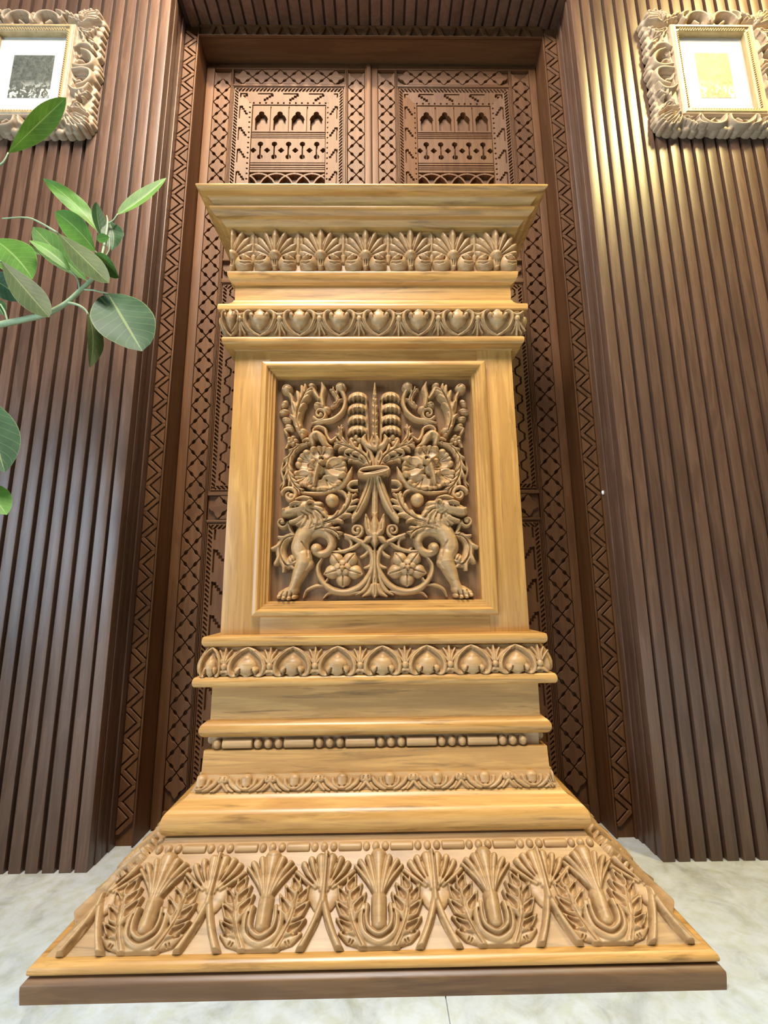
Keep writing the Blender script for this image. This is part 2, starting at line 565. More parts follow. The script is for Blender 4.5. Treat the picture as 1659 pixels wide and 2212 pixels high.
# ------------------------------------------------------------------ relief carving
class Relief:
    """a carved relief: a fine height grid worked with strokes, blobs and gouges, kept only where wood stands proud"""

    def __init__(s, u0, u1, v0, v1, d, tr=None, sc=1.0, fill=0.0):
        s.u = np.arange(u0, u1 + d, d)
        s.v = np.arange(v0, v1 + d, d)
        s.d = d
        s.U, s.V = np.meshgrid(s.u, s.v)
        s.H = np.full(s.U.shape, float(fill))
        s.tr, s.sc = tr, sc

    def _p(s, pts):
        return np.array([s.tr(*p) for p in pts]) if s.tr else np.array(pts, float)

    def _win(s, lo, hi):
        i0 = max(0, int((lo[0] - s.u[0]) / s.d)); i1 = min(len(s.u), int((hi[0] - s.u[0]) / s.d) + 2)
        j0 = max(0, int((lo[1] - s.v[0]) / s.d)); j1 = min(len(s.v), int((hi[1] - s.v[0]) / s.d) + 2)
        return slice(j0, j1), slice(i0, i1)

    def _cover(s, pts, r, h, p, n):
        P, ts = spline(s._p(pts), n)
        R = along(r, ts) * s.sc
        Hh = along(h, ts)
        out = []
        for i in range(len(P) - 1):
            a, b = P[i], P[i + 1]
            rm = max(R[i], R[i + 1])
            w = s._win(np.minimum(a, b) - rm, np.maximum(a, b) + rm)
            U, V = s.U[w], s.V[w]
            if U.size == 0:
                continue
            ab = b - a
            L2 = ab @ ab + 1e-14
            t = np.clip(((U - a[0]) * ab[0] + (V - a[1]) * ab[1]) / L2, 0, 1)
            dd = (U - a[0] - t * ab[0]) ** 2 + (V - a[1] - t * ab[1]) ** 2
            rr = R[i] + t * (R[i + 1] - R[i]) + 1e-7
            q = 1 - dd / (rr * rr)
            hh = Hh[i] + t * (Hh[i + 1] - Hh[i])
            val = np.where(q > 0, hh * np.maximum(q, 0) ** p, 0)
            out.append((w, val, q > 0))
        return out

    def stroke(s, pts, r, h, p=0.5, base=0.0, n=6):
        for w, val, m in s._cover(pts, r, h, p, n):
            s.H[w] = np.where(m, np.maximum(s.H[w], val + base), s.H[w])
        return s

    def sym(s, pts, r, h, cx=0.0, **k):
        s.stroke(pts, r, h, **k)
        return s.stroke([(2 * cx - x, y) for x, y in pts], r, h, **k)

    def carve(s, pts, r, depth, p=1.0, n=6, floor=0.0006):
        C = np.zeros_like(s.H)
        for w, val, m in s._cover(pts, r, depth, p, n):
            C[w] = np.maximum(C[w], val)
        s.H = np.where((C > 0) & (s.H > floor), np.maximum(s.H - C, floor), s.H)
        return s

    def carve_sym(s, pts, r, depth, cx=0.0, **k):
        s.carve(pts, r, depth, **k)
        return s.carve([(2 * cx - x, y) for x, y in pts], r, depth, **k)

    def blob(s, x, y, rx, ry, h, ang=0.0, p=0.5, base=0.0):
        c = s._p([(x, y)])[0]
        rx, ry = rx * s.sc, ry * s.sc
        rm = max(rx, ry)
        w = s._win(c - rm, c + rm)
        ca, sa = math.cos(math.radians(ang)), math.sin(math.radians(ang))
        dx, dy = s.U[w] - c[0], s.V[w] - c[1]
        a = (dx * ca + dy * sa) / rx
        b = (-dx * sa + dy * ca) / ry
        q = 1 - a * a - b * b
        s.H[w] = np.where(q > 0, np.maximum(s.H[w], base + h * np.maximum(q, 0) ** p), s.H[w])
        return s

    def dig(s, x, y, rx, ry, depth, ang=0.0, p=0.6, floor=-1.0):
        c = s._p([(x, y)])[0]
        rx, ry = rx * s.sc, ry * s.sc
        rm = max(rx, ry)
        w = s._win(c - rm, c + rm)
        ca, sa = math.cos(math.radians(ang)), math.sin(math.radians(ang))
        dx, dy = s.U[w] - c[0], s.V[w] - c[1]
        q = 1 - ((dx * ca + dy * sa) / rx) ** 2 - ((-dx * sa + dy * ca) / ry) ** 2
        s.H[w] = np.where(q > 0, np.maximum(s.H[w] - depth * np.maximum(q, 0) ** p, floor), s.H[w])
        return s

    def leaf(s, spine, width, n, h, ang=48, base=0.0, rib=True):
        """an acanthus leaf: a swelling body with pointed lobes along the edge, gouged between the lobes and down the midrib"""
        P, ts = spline(spine, 10)
        W = along(width, ts)
        wl = list(width) if not np.isscalar(width) else [width, width]
        s.stroke(spine, [w * .46 for w in wl], h * .9, p=0.42, base=base, n=8)
        for k in range(n):
            t = (k + 0.15) / n
            i = int(t * (len(P) - 1))
            tan = P[min(i + 2, len(P) - 1)] - P[max(i - 1, 0)]
            tan /= np.linalg.norm(tan) + 1e-9
            wd = W[i]
            for sg in (-1, 1):
                rot = lambda q: np.array([tan[0] * math.cos(q) - tan[1] * math.sin(q), tan[0] * math.sin(q) + tan[1] * math.cos(q)])
                a = math.radians(ang) * sg
                p0 = P[i]
                p1 = p0 + rot(a * .55) * wd * 0.62
                p2 = p1 + rot(a * .85) * wd * 0.40
                p3 = p2 + rot(a * 1.35) * wd * 0.22
                s.stroke([tuple(p0), tuple(p1), tuple(p2), tuple(p3)], [wd * 0.16, wd * 0.25, wd * 0.22, wd * 0.05], [h * .9, h * 1.04, h, h * 0.7], p=0.5, base=base, n=4)
        if rib:
            s.carve(spine, [w * 0.09 for w in wl], h * 0.30, n=8)
        return s

    def spiral(s, x, y, r0, r1, turns, a0, rad, h, cw=1, base=0.0):
        """volute: from radius r0 at angle a0 (deg, drawing axes) winding in to r1"""
        pts = []
        n = int(turns * 10) + 2
        for k in range(n):
            t = k / (n - 1)
            a = math.radians(a0) + cw * t * turns * 2 * math.pi
            rr = r0 + (r1 - r0) * t
            pts.append((x + rr * math.cos(a), y + rr * math.sin(a)))
        rr = rad if not np.isscalar(rad) else [rad, rad * 0.75]
        return s.stroke(pts, rr, h, base=base, n=3)

    def smooth(s, n=1):
        """soften tool marks a little inside the mask"""
        for _ in range(n):
            A = np.pad(s.H, 1, mode='edge')
            B = (A[:-2, 1:-1] + A[2:, 1:-1] + A[1:-1, :-2] + A[1:-1, 2:] + 4 * s.H) / 8
            m = s.H > 0.0008
            s.H = np.where(m, B, s.H)
        return s

    def mesh(s, name, mat, mapf, thr=0.0005, sink=0.0015, full=False, flip=False, sharp=0):
        nv, nu = s.H.shape
        m = s.H > thr
        if full:
            keep = np.ones((nv - 1, nu - 1), bool)
            Hh = s.H
        else:
            keep = m[:-1, :-1] | m[1:, :-1] | m[:-1, 1:] | m[1:, 1:]
            Hh = np.where(m, s.H, -sink)
        idx = np.arange(nv * nu).reshape(nv, nu)
        F = np.stack([idx[:-1, :-1][keep], idx[:-1, 1:][keep], idx[1:, 1:][keep], idx[1:, :-1][keep]], 1)
        used = np.unique(F)
        re = np.full(nv * nu, -1)
        re[used] = np.arange(len(used))
        V = mapf(s.U.ravel()[used], s.V.ravel()[used], Hh.ravel()[used])
        F2 = re[F]
        if flip:
            F2 = F2[:, ::-1]
        me = mesh_np(name, V, F2, mat, True)
        if sharp:
            me.set_sharp_from_angle(angle=math.radians(sharp))
        return me


def flat_map(u, v, h):
    """relief on an upright board that faces the viewer (-Y)"""
    return np.stack([u, -h, v], 1)


def slope_map(w0, z0, w1, z1):
    """relief on a sloping band: v runs from the lower edge (w0, z0) up to (w1, z1); local y is -w"""
    L = math.hypot(w1 - w0, z1 - z0)
    tw, tz = (w1 - w0) / L, (z1 - z0) / L
    nw, nz = tz, -tw
    def f(u, v, h):
        return np.stack([u, -(w0 + tw * v + nw * h), z0 + tz * v + nz * h], 1)
    return f, L


def curve_map(prof):
    """relief on a curved moulding: prof = list of (w, z) from lower to upper edge"""
    P, _ = spline(prof, 12)
    seg = np.linalg.norm(np.diff(P, axis=0), axis=1)
    S = np.concatenate([[0], np.cumsum(seg)])
    T = np.gradient(P, axis=0)
    T /= np.linalg.norm(T, axis=1)[:, None]
    def f(u, v, h):
        w = np.interp(v, S, P[:, 0]); z = np.interp(v, S, P[:, 1])
        tw = np.interp(v, S, T[:, 0]); tz = np.interp(v, S, T[:, 1])
        return np.stack([u, -(w + tz * h), z - tw * h], 1)
    return f, S[-1]

# ================================================================== THE SETTING
YW, YF, YD = 1.0961, 1.1909, 1.2641          # slatted wall face, door frame face, door face
XL, XR = -0.6434, 0.6290                      # edges of the niche in the slatted wall
JL, JR = -0.5943, 0.5745                      # inner edges of the door frame
ZS, ZL, ZT = 2.505, 2.459, 2.4417             # niche soffit, underside of lintel, top of doors
PITCH_S, SLAT_W, SLAT_T = 0.0366, 0.0266, 0.0125
ZWALL = 3.25

# floor of marble slabs
floor = add('floor', box_mesh('floor', -2.2, 2.2, -1.2, 1.40, -0.05, -0.004, 'tile_joint'), None, (0, 0, 0))
tag(floor, 'pale grey and cream veined marble floor around the pedestal', 'floor', kind='structure')
slab = box_mesh('marble_slab', 0.0008, 1.1992, 0.0008, 1.1992, -0.02, 0.0, 'marble', 0.0)
for i in range(-2, 2):
    for j in range(-1, 1):
        x0, y0 = 0.0957 + 1.2 * i, 0.605 + 1.2 * j
        if i == -2 or i == 1:
            me = box_mesh('marble_slab', 0.0008, 0.9, 0.0008, 1.1992 if j < 0 else 0.79, -0.02, 0.0, 'marble')
            if i == -2: x0 += 0.3
        else:
            me = slab if j < 0 else box_mesh('marble_slab', 0.0008, 1.1992, 0.0008, 0.79, -0.02, 0.0, 'marble')
        add('marble_slab', me, floor, (x0, y0, 0))


# slatted walls
def slat_wall(name, edge, sgn, label):
    far = edge + sgn * (0.0302 + 30 * PITCH_S)
    a, b = sorted((edge + sgn * 0.001, far))
    w = add(name, box_mesh('backing', a, b, YW + SLAT_T, YF + 0.15, 0, ZWALL, 'slat_groove'), None, (0, 0, 0))
    tag(w, label, 'wall', kind='structure')
    e0, e1 = sorted((edge, edge + sgn * 0.0272))
    add('edge_board', box_mesh('edge_board', e0, e1, YW, YW + 0.024, 0, ZWALL, 'slat_wood', 0.0012), w)
    sl = box_mesh('slat', -SLAT_W / 2, SLAT_W / 2, 0, SLAT_T + 0.001, 0, ZWALL, 'slat_wood', 0.0014)
    for k in range(29):
        xc = edge + sgn * (0.0302 + 0.0045 + SLAT_W / 2 + k * PITCH_S)
        add('slat', sl, w, (xc, YW, 0))
    # stepped boards lining the side of the niche
    for y0, y1, dx in ((YW + 0.0265, YW + 0.049, 0.0015), (YW + 0.0515, YW + 0.072, 0.0), (YW + 0.0745, YF + 0.02, 0.003)):
        e0, e1 = sorted((edge - sgn * dx, edge + sgn * 0.02))
        add('reveal_board', box_mesh('reveal_board', e0, e1, y0, y1, 0, ZS, 'slat_wood', 0.0012), w)
    return w


wall_l = slat_wall('wall_left', XL, -1, 'dark walnut slatted wall on the left with the plant before it')
wall_r = slat_wall('wall_right', XR, 1, 'dark walnut slatted wall on the right washed with yellow light')

wall_b = add('wall_back', box_mesh('backing', XL, XR, YW + SLAT_T, YF + 0.15, ZS + 0.0125, ZWALL, 'slat_groove'), None, (0, 0, 0))
tag(wall_b, 'slatted wall over the door niche with its dark slatted soffit', 'wall', kind='structure')
sl = box_mesh('slat', -SLAT_W / 2, SLAT_W / 2, 0, SLAT_T + 0.001, ZS, ZWALL, 'slat_wood', 0.0014)
so = box_mesh('soffit_slat', -0.0155, 0.0155, YW + 0.0145, YF + 0.01, ZS, ZS + 0.013, 'slat_wood', 0.0012)
n = int((XR - XL) / PITCH_S)
for k in range(n):
    add('slat', sl, wall_b, (XL + 0.018 + (k + 0.2) * PITCH_S, YW, 0))
n = int((XR - XL) / 0.0385)
for k in range(n):
    add('soffit_slat', so, wall_b, (XL + 0.02 + (k + 0.3) * 0.0385, 0, 0))


# door frame with incised zigzag
ZIGP = 0.0721


def zig_tiles(width, g=0.0026):
    """tiles of one zigzag strip of a given width: triangles from both edges and the running band between"""
    w, p = width / 2, ZIGP
    tl = [(-w, p * 0.36 - g), (w * 0.30, 0), (-w, -p * 0.36 + g)]
    trr = [(w, p * 0.36 - g), (-w * 0.30, 0), (w, -p * 0.36 + g)]
    return tl, trr


def zig_band(width, n, g=0.0026):
    """the zigzag band left between the two rows of triangles, n periods along z"""
    w, p = width / 2, ZIGP
    lft, rgt = [], []
    for k in range(n):
        z = k * p
        lft += [(-w, z + p * 0.36 + g - p), (-w, z - p * 0.36 - g), (w * 0.30 + 2.4 * g, z)]
        rgt += [(w, z + p * 0.5 - p * 0.36 - g - p + 0.0), (-w * 0.30 - 2.4 * g, z - p * 0.5 + p * 0.0), (w, z - p * 0.5 + p * 0.36 + g)]
    return lft, rgt


def jamb(name, x0, x1, strip0, strip1, label, sgn):
    zt = ZS
    t = add(name, box_mesh('frame_post', x0, x1, YF + 0.0075, YF + 0.15, 0, zt, 'door_wood'), None, (0, 0, 0))
    tag(t, label, 'door frame', kind='structure')
    # plain margins either side of the carved strip
    for a, b, yy in ((x0, strip0 - 0.002, YF + 0.001), (strip1 + 0.002, x1, YF - 0.001)):
        if b - a > 0.0015:
            add('margin', box_mesh('margin', a, b, yy, YF + 0.0085, 0, zt, 'door_wood', 0.0008), t)
    wd = strip1 - strip0
    cx = (strip0 + strip1) / 2
    tl, trr = zig_tiles(wd)
    ml = prism('tooth', tl, 0, 0.0085, 'door_wood')
    mr = prism('tooth', trr, 0, 0.0085, 'door_wood')
    # zigzag band pieces: one slanting bar up, one slanting bar down per period
    w, p, g = wd / 2, ZIGP, 0.0026
    def bar(up):
        s = 1 if up else -1
        a = (w * 0.30 + 2.2 * g, 0.0)
        b = (-w, (p * 0.36 + g) * s)
        c = (-w, (p * 0.5) * s)
        d = (-w * 0.30 - 2.2 * g, p * 0.5 * s)
        e = (w, (p * 0.14 - g) * s)
        f = (w, 0.0)
        return [a, b, c, d, e, f]
    bu = prism('zigzag_bar', bar(True), 0, 0.0085, 'door_wood', 0.001)
    bd = prism('zigzag_bar', bar(False), 0, 0.0085, 'door_wood', 0.001)
    n = int(zt / p)
    for k in range(n):
        z = 2.3711 - (k - 1) * p
        if z > zt - p * 0.4 or z < p * 0.5:
            continue
        add('tooth', ml, t, (cx, YF, z))
        add('zigzag_bar', bu, t, (cx, YF, z))
        add('zigzag_bar', bd, t, (cx, YF, z))
        if z - p * 0.5 > p * 0.4:
            add('tooth', mr, t, (cx, YF, z - p * 0.5))
    return t


trim1 = jamb('trim_1', XL - 0.01, JL, -0.6395, -0.6005, 'reddish door frame post with zigzag carving on the left of the doors', -1)
trim2 = jamb('trim_2', JR, XR + 0.01, 0.5805, 0.6195, 'shaded door frame post with zigzag carving on the right of the doors', 1)
me = tube_mesh('white_cap', [(0, 0, 0), (0, -0.004, 0)], [0.0042, 0.0036], 'white_enamel', 12, 2)
wc = at(1303, 1064, YF - 0.004)
add('white_cap', me, trim2, (wc[0] if wc[0] < 0.6265 else 0.6255, YF - 0.0005, wc[2]), scale=(0.8, 1, 1.5))

trim3 = add('trim_3', box_mesh('lintel', JL, JR, YF + 0.0075, YF + 0.15, ZL, ZS + 0.02, 'door_wood_x'), None, (0, 0, 0))
tag(trim3, 'dark lintel with slanted notch carving above the double doors', 'door frame', kind='structure')
hw = (ZS - ZL) / 2
ntch = [(-0.0125, -hw + 0.004), (0.0005, -hw + 0.004), (0.0125, hw - 0.004), (-0.0005, hw - 0.004)]
m1 = prism('notch_bar', [(x * 1.1 - 0.004, z) for x, z in ntch], 0, 0.0085, 'door_wood_x')
m2 = prism('notch_bar', [(-x * 1.1 + 0.028, z) for x, z in ntch], 0, 0.0085, 'door_wood_x')
for k in range(15):
    x = JL + 0.045 + k * 0.0746
    add('notch_bar', m1, trim3, (x, YF, (ZL + ZS) / 2))
    add('notch_bar', m2, trim3, (x, YF, (ZL + ZS) / 2))
for z0, z1 in ((ZL, ZL + 0.003), (ZS - 0.003, ZS)):
    add('fillet', box_mesh('fillet', JL, JR, YF, YF + 0.0085, z0, z1, 'door_wood_x'), trim3)

# ------------------------------------------------------------------ doors
LATP = 0.0660


def rope(H, dist, s, at_d, half, pitch, depth):
    m = (np.abs(dist - at_d) < half) & (np.mod(s + (dist - at_d) * 0.9, pitch) < pitch * 0.5)
    H[m] = np.minimum(H[m], H[m] * 0 - depth + H[m] * 0.999)


def upper_panel():
    """upper carved coffer: rope edge, stepped notches, dots, four arches, keyholes and interlaced arches"""
    hw, v0, v1 = 0.196, 1.90, 2.3488
    ih, it = 0.128, 2.2815
    R = Relief(-hw, hw, v0, v1, 0.00125)
    U, V, H = R.U, R.V, R.H
    dx = hw - np.abs(U)
    dy = v1 - V
    d = np.minimum(dx, dy)
    W = hw - ih
    H[:] = -0.010 * np.clip(d / W, 0, 1)
    inner = (np.abs(U) < ih) & (V < it)
    side = dx < dy
    s = np.where(side, V, U)
    base = H.copy()

    def cut(m, depth):
        H[m] = base[m] - depth

    cut((np.abs(d - 0.0035) < 0.0015), 0.004)
    cut((np.abs(d - 0.0125) < 0.0055) & (np.mod(s + (d - 0.0125) * 0.9, 0.0125) < 0.0062), 0.006)
    # stepped notches, one flag per 0.09
    ph = np.mod(s - 2.30 if False else s + 0.02, 0.0895)
    dd = d - 0.024
    bar = (dd > 0) & (dd < 0.004) & (ph < 0.052)
    st = np.zeros_like(bar)
    for k in range(4):
        st |= (dd > 0.004 + k * 0.0055) & (dd < 0.0115 + k * 0.0055) & (ph > 0.046 - k * 0.0085) & (ph < 0.054 - k * 0.0085)
    cut((bar | st) & (~inner), 0.007)
    cut((np.abs(d - (W - 0.0085)) < 0.0024) & (np.mod(s, 0.021) < 0.005) & (~inner), 0.006)
    edge = np.maximum(np.abs(U) - ih, V - it)
    cut(np.abs(edge) < 0.0014, 0.005)
    H[inner] = -0.012
    base = H.copy()
    # arches
    cw = 2 * ih / 4
    lx = np.mod(U + ih, cw) - cw / 2
    zone = inner & (V > 2.1746) & (V < 2.2775)
    cut(zone & (np.abs(np.abs(lx) - cw / 2) < 0.0014), 0.004)
    zc = 2.2480
    body = (V > 2.1790) & (V < 2.2210) & (np.abs(lx) < 0.0205)
    og = (V >= 2.2210) & (V < 2.2440) & (np.abs(lx) < 0.0205 * np.sqrt(np.clip(1 - ((V - 2.2210) / 0.0245) ** 1.6, 0, 1)) + 0.002)
    circ = lx ** 2 + (V - zc) ** 2 < 0.0088 ** 2
    cut(zone & (body | og | circ), 0.016)
    # fillet lines
    for zl in (2.1700, 2.1620, 2.1545, 2.1470, 2.0442, 2.0350, 2.0260, 2.0180):
        cut(inner & (np.abs(V - zl) < 0.0013), 0.004)
    # keyholes and diamonds
    fr = (U + ih) / (2 * ih)
    for c in (0.128, 0.316, 0.508, 0.696, 0.889):
        lx2 = (fr - c) * 2 * ih
        k = (lx2 ** 2 + (V - 2.1215) ** 2 < 0.0088 ** 2) | (lx2 ** 2 + (V - 2.0690) ** 2 < 0.0088 ** 2) | ((np.abs(lx2) < 0.0022) & (V > 2.066) & (V < 2.12))
        cut(inner & k, 0.014)
    for c in (0.034, 0.222, 0.410, 0.602, 0.792, 0.975):
        lx2 = (fr - c) * 2 * ih
        cut(inner & (np.abs(lx2) + np.abs(V - 2.0957) < 0.0105), 0.014)
    # interlaced arches
    low = inner & (V < 2.0072)
    ring = np.zeros_like(low)
    for c in np.arange(-3, 8):
        cxx = -ih + 0.032 + c * 0.0605
        rr = np.hypot(U - cxx, (V - 1.940) * 0.95)
        ring |= np.abs(rr - 0.0585) < 0.0034
    cut(low & (~ring), 0.013)
    return R.mesh('upper_panel', 'door_wood', flat_map, full=True, sharp=35)


def strip_panel(v0, v1, kind):
    """carved side of a lower coffer: rope edge, then a running scallop or stepped bars"""
    R = Relief(0, 0.085, v0, v1, 0.0015)
    U, V, H = R.U, R.V, R.H
    d = np.minimum(U, np.minimum(V - v0, v1 - V))
    s = np.where(d == U, V, U)
    H[:] = 0
    H[np.abs(d - 0.0035) < 0.0015] = -0.005
    H[(np.abs(d - 0.0135) < 0.0058) & (np.mod(s + (d - 0.0135) * 0.9, 0.0128) < 0.0064)] = -0.007
    inside = d > 0.022
    if kind == 'wave':
        ph = 2 * math.pi * (V - v0) / 0.0605
        xc = 0.0385 + 0.0095 * np.sin(ph) + 0.002 * np.sin(3 * ph)
        dxx = np.abs(U - xc) / np.sqrt(1 + (0.0095 * 2 * math.pi / 0.0605 * np.cos(ph)) ** 2)
        H[inside & (dxx < 0.0021)] = -0.008
        H[inside & ((U - 0.056) ** 2 + (np.mod(V - v0 + 0.015, 0.0605) - 0.03) ** 2 < 0.0036 ** 2)] = -0.007
    else:
        ph = np.mod(V - v0, 0.092)
        m = (np.abs(U - 0.0275) < 0.002) & (ph < 0.066)
        for k in range(4):
            m |= (U > 0.030 + k * 0.006) & (U < 0.038 + k * 0.006) & (np.abs(ph - 0.060 + k * 0.0085) < 0.0042)
        H[inside & m] = -0.008
        H[inside & ((U - 0.068) ** 2 + (np.mod(V, 0.023) - 0.011) ** 2 < 0.003 ** 2)] = -0.006
    return R.mesh('carved_side', 'door_wood', flat_map, full=True, sharp=35)


UP = upper_panel()
WAVE = strip_panel(0.8897, 1.5749, 'wave')
STEP = strip_panel(0.105, 0.8007, 'step')


def diamond(a, b, half=0):
    q = [(0, b), (.30 * a, .70 * b), (.345 * a, .50 * b), (.50 * a, .345 * b), (.70 * a, .30 * b), (a, 0)]
    r = q + [(x, -y) for x, y in reversed(q[:-1])]
    if half:
        return r
    return r + [(-x, y) for x, y in reversed(r[1:-1])] if False else r + [(-x, -y) for x, y in q[1:]] + [(-x, y) for x, y in reversed(q[1:-1])]


def lattice(parent, x0, x1, z0, z1, horizontal=False):
    """a lattice border: crossing grooves that leave four-lobed diamonds and half diamonds at the margins"""
    g = 0.0017
    if not horizontal:
        w = x1 - x0
        b = add('lattice_border', box_mesh('lattice_bed', x0, x1, YD + 0.009, YD + 0.037, z0, z1, 'door_wood'), parent)
        a, bb = w / 2 - g * 1.3, LATP / 2 - g * 1.5
        full = prism('lattice_tile', diamond(a, bb), 0, 0.0095, 'door_wood', 0.0009)
        hr = prism('lattice_edge', diamond(a, bb, 1), 0, 0.0095, 'door_wood', 0.0009)
        hl = prism('lattice_edge', [(-x, z) for x, z in diamond(a, bb, 1)], 0, 0.0095, 'door_wood', 0.0009)
        cx = (x0 + x1) / 2
        k0 = 2.3141
        for k in range(-2, 40):
            zc = k0 - k * LATP
            zd = zc - LATP / 2
            if zd + bb < z1 and zd - bb > z0:
                add('lattice_tile', full, b, (cx, YD, zd))
            if zc + bb < z1 and zc - bb > z0:
                add('lattice_edge', hr, b, (x0 + g * 0.4, YD, zc))
                add('lattice_edge', hl, b, (x1 - g * 0.4, YD, zc))
    else:
        h = z1 - z0
        b = add('lattice_border', box_mesh('lattice_bed', x0, x1, YD + 0.009, YD + 0.037, z0, z1, 'door_wood_x'), parent)
        n = max(1, round((x1 - x0) / LATP))
        p = (x1 - x0) / n
        a, bb = p / 2 - g * 1.4, h / 2 - g * 1.3
        full = prism('lattice_tile', diamond(a, bb), 0, 0.0095, 'door_wood_x', 0.0009)
        dv = diamond(bb, a, 1)
        hu = prism('lattice_edge', [(z, x) for x, z in dv], 0, 0.0095, 'door_wood_x', 0.0009)
        hd = prism('lattice_edge', [(z, -x) for x, z in dv], 0, 0.0095, 'door_wood_x', 0.0009)
        zc = (z0 + z1) / 2
        for k in range(n):
            add('lattice_tile', full, b, (x0 + (k + 0.5) * p, YD, zc))
            if k:
                add('lattice_edge', hu, b, (x0 + k * p, YD, z0 + g * 0.4))
                add('lattice_edge', hd, b, (x0 + k * p, YD, z1 - g * 0.4))
    return b


def door(name, xa, lat1, fil1, pan, fil2, lat2, xb, mirrored, label):
    """xa..xb leaf; lat* lattice strips; pan = outer range of the carved coffers"""
    d = add(name, box_mesh('door_leaf', xa, xb, YD + 0.036, YD + 0.06, 0.004, ZT, 'door_wood'), None, (0, 0, 0))
    tag(d, label, 'door', kind='structure')
    zb = 0.045
    lattice(d, lat1[0], lat1[1], zb, 2.4213)
    lattice(d, lat2[0], lat2[1], zb, 2.4213)
    for a, b in ((xa, lat1[0] - 0.001), (lat2[1] + 0.001, xb)):
        add('stile', box_mesh('stile', a, b, YD - 0.001, YD + 0.037, 0.004, ZT, 'door_wood', 0.001), d)
    a, b = lat1[1] + 0.001, lat2[0] - 0.001
    for z0, z1 in ((2.4223, ZT), (0.004, zb - 0.001)):
        add('rail', box_mesh('rail', lat1[0], lat2[1], YD - 0.0005, YD + 0.037, z0, z1, 'door_wood_x', 0.001), d)
    # thin fillets beside the lattice strips
    for x0, x1 in (fil1, fil2):
        m = (x0 + x1) / 2
        for q0, q1 in ((x0 + 0.0008, m - 0.0008), (m + 0.0008, x1 - 0.0008)):
            add('fillet', box_mesh('fillet', q0, q1, YD - 0.001, YD + 0.037, zb, 2.4213, 'door_wood', 0.0012), d)
    for z0, z1 in ((2.3575, 2.4205), (1.592, 1.654), (0.8085, 0.8790), (0.047, 0.100)):
        lattice(d, pan[0], pan[1], z0, z1, True)
    for z0, z1 in ((2.3492, 2.3565), (1.655, 1.662), (1.5760, 1.5905), (0.8800, 0.8890), (0.8010, 0.8075), (0.1005, 0.1045)):
        add('fillet', box_mesh('fillet', pan[0], pan[1], YD - 0.001, YD + 0.037, z0, z1, 'door_wood_x', 0.0012), d)
    c, hwid = (pan[0] + pan[1]) / 2, (pan[1] - pan[0]) / 2
    sc = hwid / 0.196
    add('carved_panel', UP, d, (c, YD + 0.001, 0), scale=(-sc if mirrored else sc, 1, 1))
    add('panel_board', box_mesh('panel_board', pan[0], pan[1], YD + 0.006, YD + 0.037, 1.662, 1.90, 'door_wood'), d)
    for me_, z0, z1 in ((WAVE, 0.8897, 1.5749), (STEP, 0.105, 0.8007)):
        add('carved_panel', me_, d, (pan[0], YD + 0.001, 0))
        add('carved_panel', me_, d, (pan[1], YD + 0.001, 0), scale=(-1, 1, 1))
        add('panel_board', box_mesh('panel_board', pan[0] + 0.085, pan[1] - 0.085, YD + 0.001, YD + 0.037, z0, z1, 'door_wood', 0.0), d)
    return d


door1 = door('door_1', JL + 0.003, (-0.5634, -0.5054), (-0.5054, -0.4975), (-0.4965, -0.1065), (-0.1060, -0.0955), (-0.0949, -0.0364), -0.0122, False,
             'carved teak door leaf with lattice borders behind the pedestal, the left one, lit warm')
door2 = door('door_2', -0.0104, (0.0106, 0.0699), (0.0699, 0.0778), (0.0788, 0.4746), (0.4750, 0.4840), (0.4842, 0.5467), JR - 0.003, True,
             'carved teak door leaf with lattice borders behind the pedestal, the right one, in shade')
add('meeting_bead', box_mesh('meeting_bead', -0.0285, -0.0150, YD - 0.007, YD + 0.0, 0.01, ZT, 'door_wood', 0.002), door1)

# ================================================================== THE PEDESTAL
KP, PCX, PYB = 1.3104, -0.0075, 1.2340     # front of a course of half width w stands at Y = KP - w
ped = empty('carved_pedestal', (PCX, KP - 0.25, 0), 'tall honey wood pedestal carved with leaf bands and a panel of two lions', 'pedestal')


def course(name, prof, mat='honey_wood_x', parent=None, n=5, sm=True):
    """one solid course of the pedestal: profile (half width, height) run round front and sides with mitred corners"""
    P = spline(prof, n)[0] if sm and len(prof) > 2 else np.array(prof, float)
    V, F = [], []
    for w, z in P:
        V += [(PCX - w, PYB, z), (PCX - w, KP - w, z), (PCX + w, KP - w, z), (PCX + w, PYB, z)]
    m = len(P)
    for i in range(m - 1):
        for k in range(4):
            k2 = (k + 1) % 4
            F.append((4 * i + k, 4 * i + k2, 4 * i + 4 + k2, 4 * i + 4 + k))
    F.append((3, 2, 1, 0))
    F.append(tuple(4 * (m - 1) + k for k in range(4)))
    me = sharpen(mesh_np(name, V, F, mat, True), 32)
    return add(name, me, parent or ped)


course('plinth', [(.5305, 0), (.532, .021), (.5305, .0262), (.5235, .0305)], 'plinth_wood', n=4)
course('joint_fillet', [(.5080, .0305), (.5080, .0330)], sm=False)
course('base_moulding', [(.520, .0328), (.5255, .0336), (.5278, .0375), (.5262, .0435), (.5205, .0475), (.5135, .0485)])
acan = course('acanthus_band', [(.5120, .0485), (.4125, .1335)], 'carved_wood', sm=False)
beadb = course('bead_band', [(.4125, .1335), (.3985, .1440), (.3950, .1455), (.3925, .1525)], 'carved_wood', sm=False)
course('joint_fillet', [(.3770, .1525), (.3770, .1550)], sm=False)
course('torus_moulding', [(.389, .1545), (.3945, .1575), (.3993, .165), (.4010, .177), (.3988, .1885), (.3930, .1965), (.3850, .2012), (.3775, .2052), (.3715, .2085), (.3665, .2130), (.3640, .2165)])
leafb = course('leaf_band', [(.3625, .2168), (.3505, .2438)], 'carved_wood', sm=False)
course('frieze_board', [(.3490, .2438), (.3472, .2872)], sm=False)
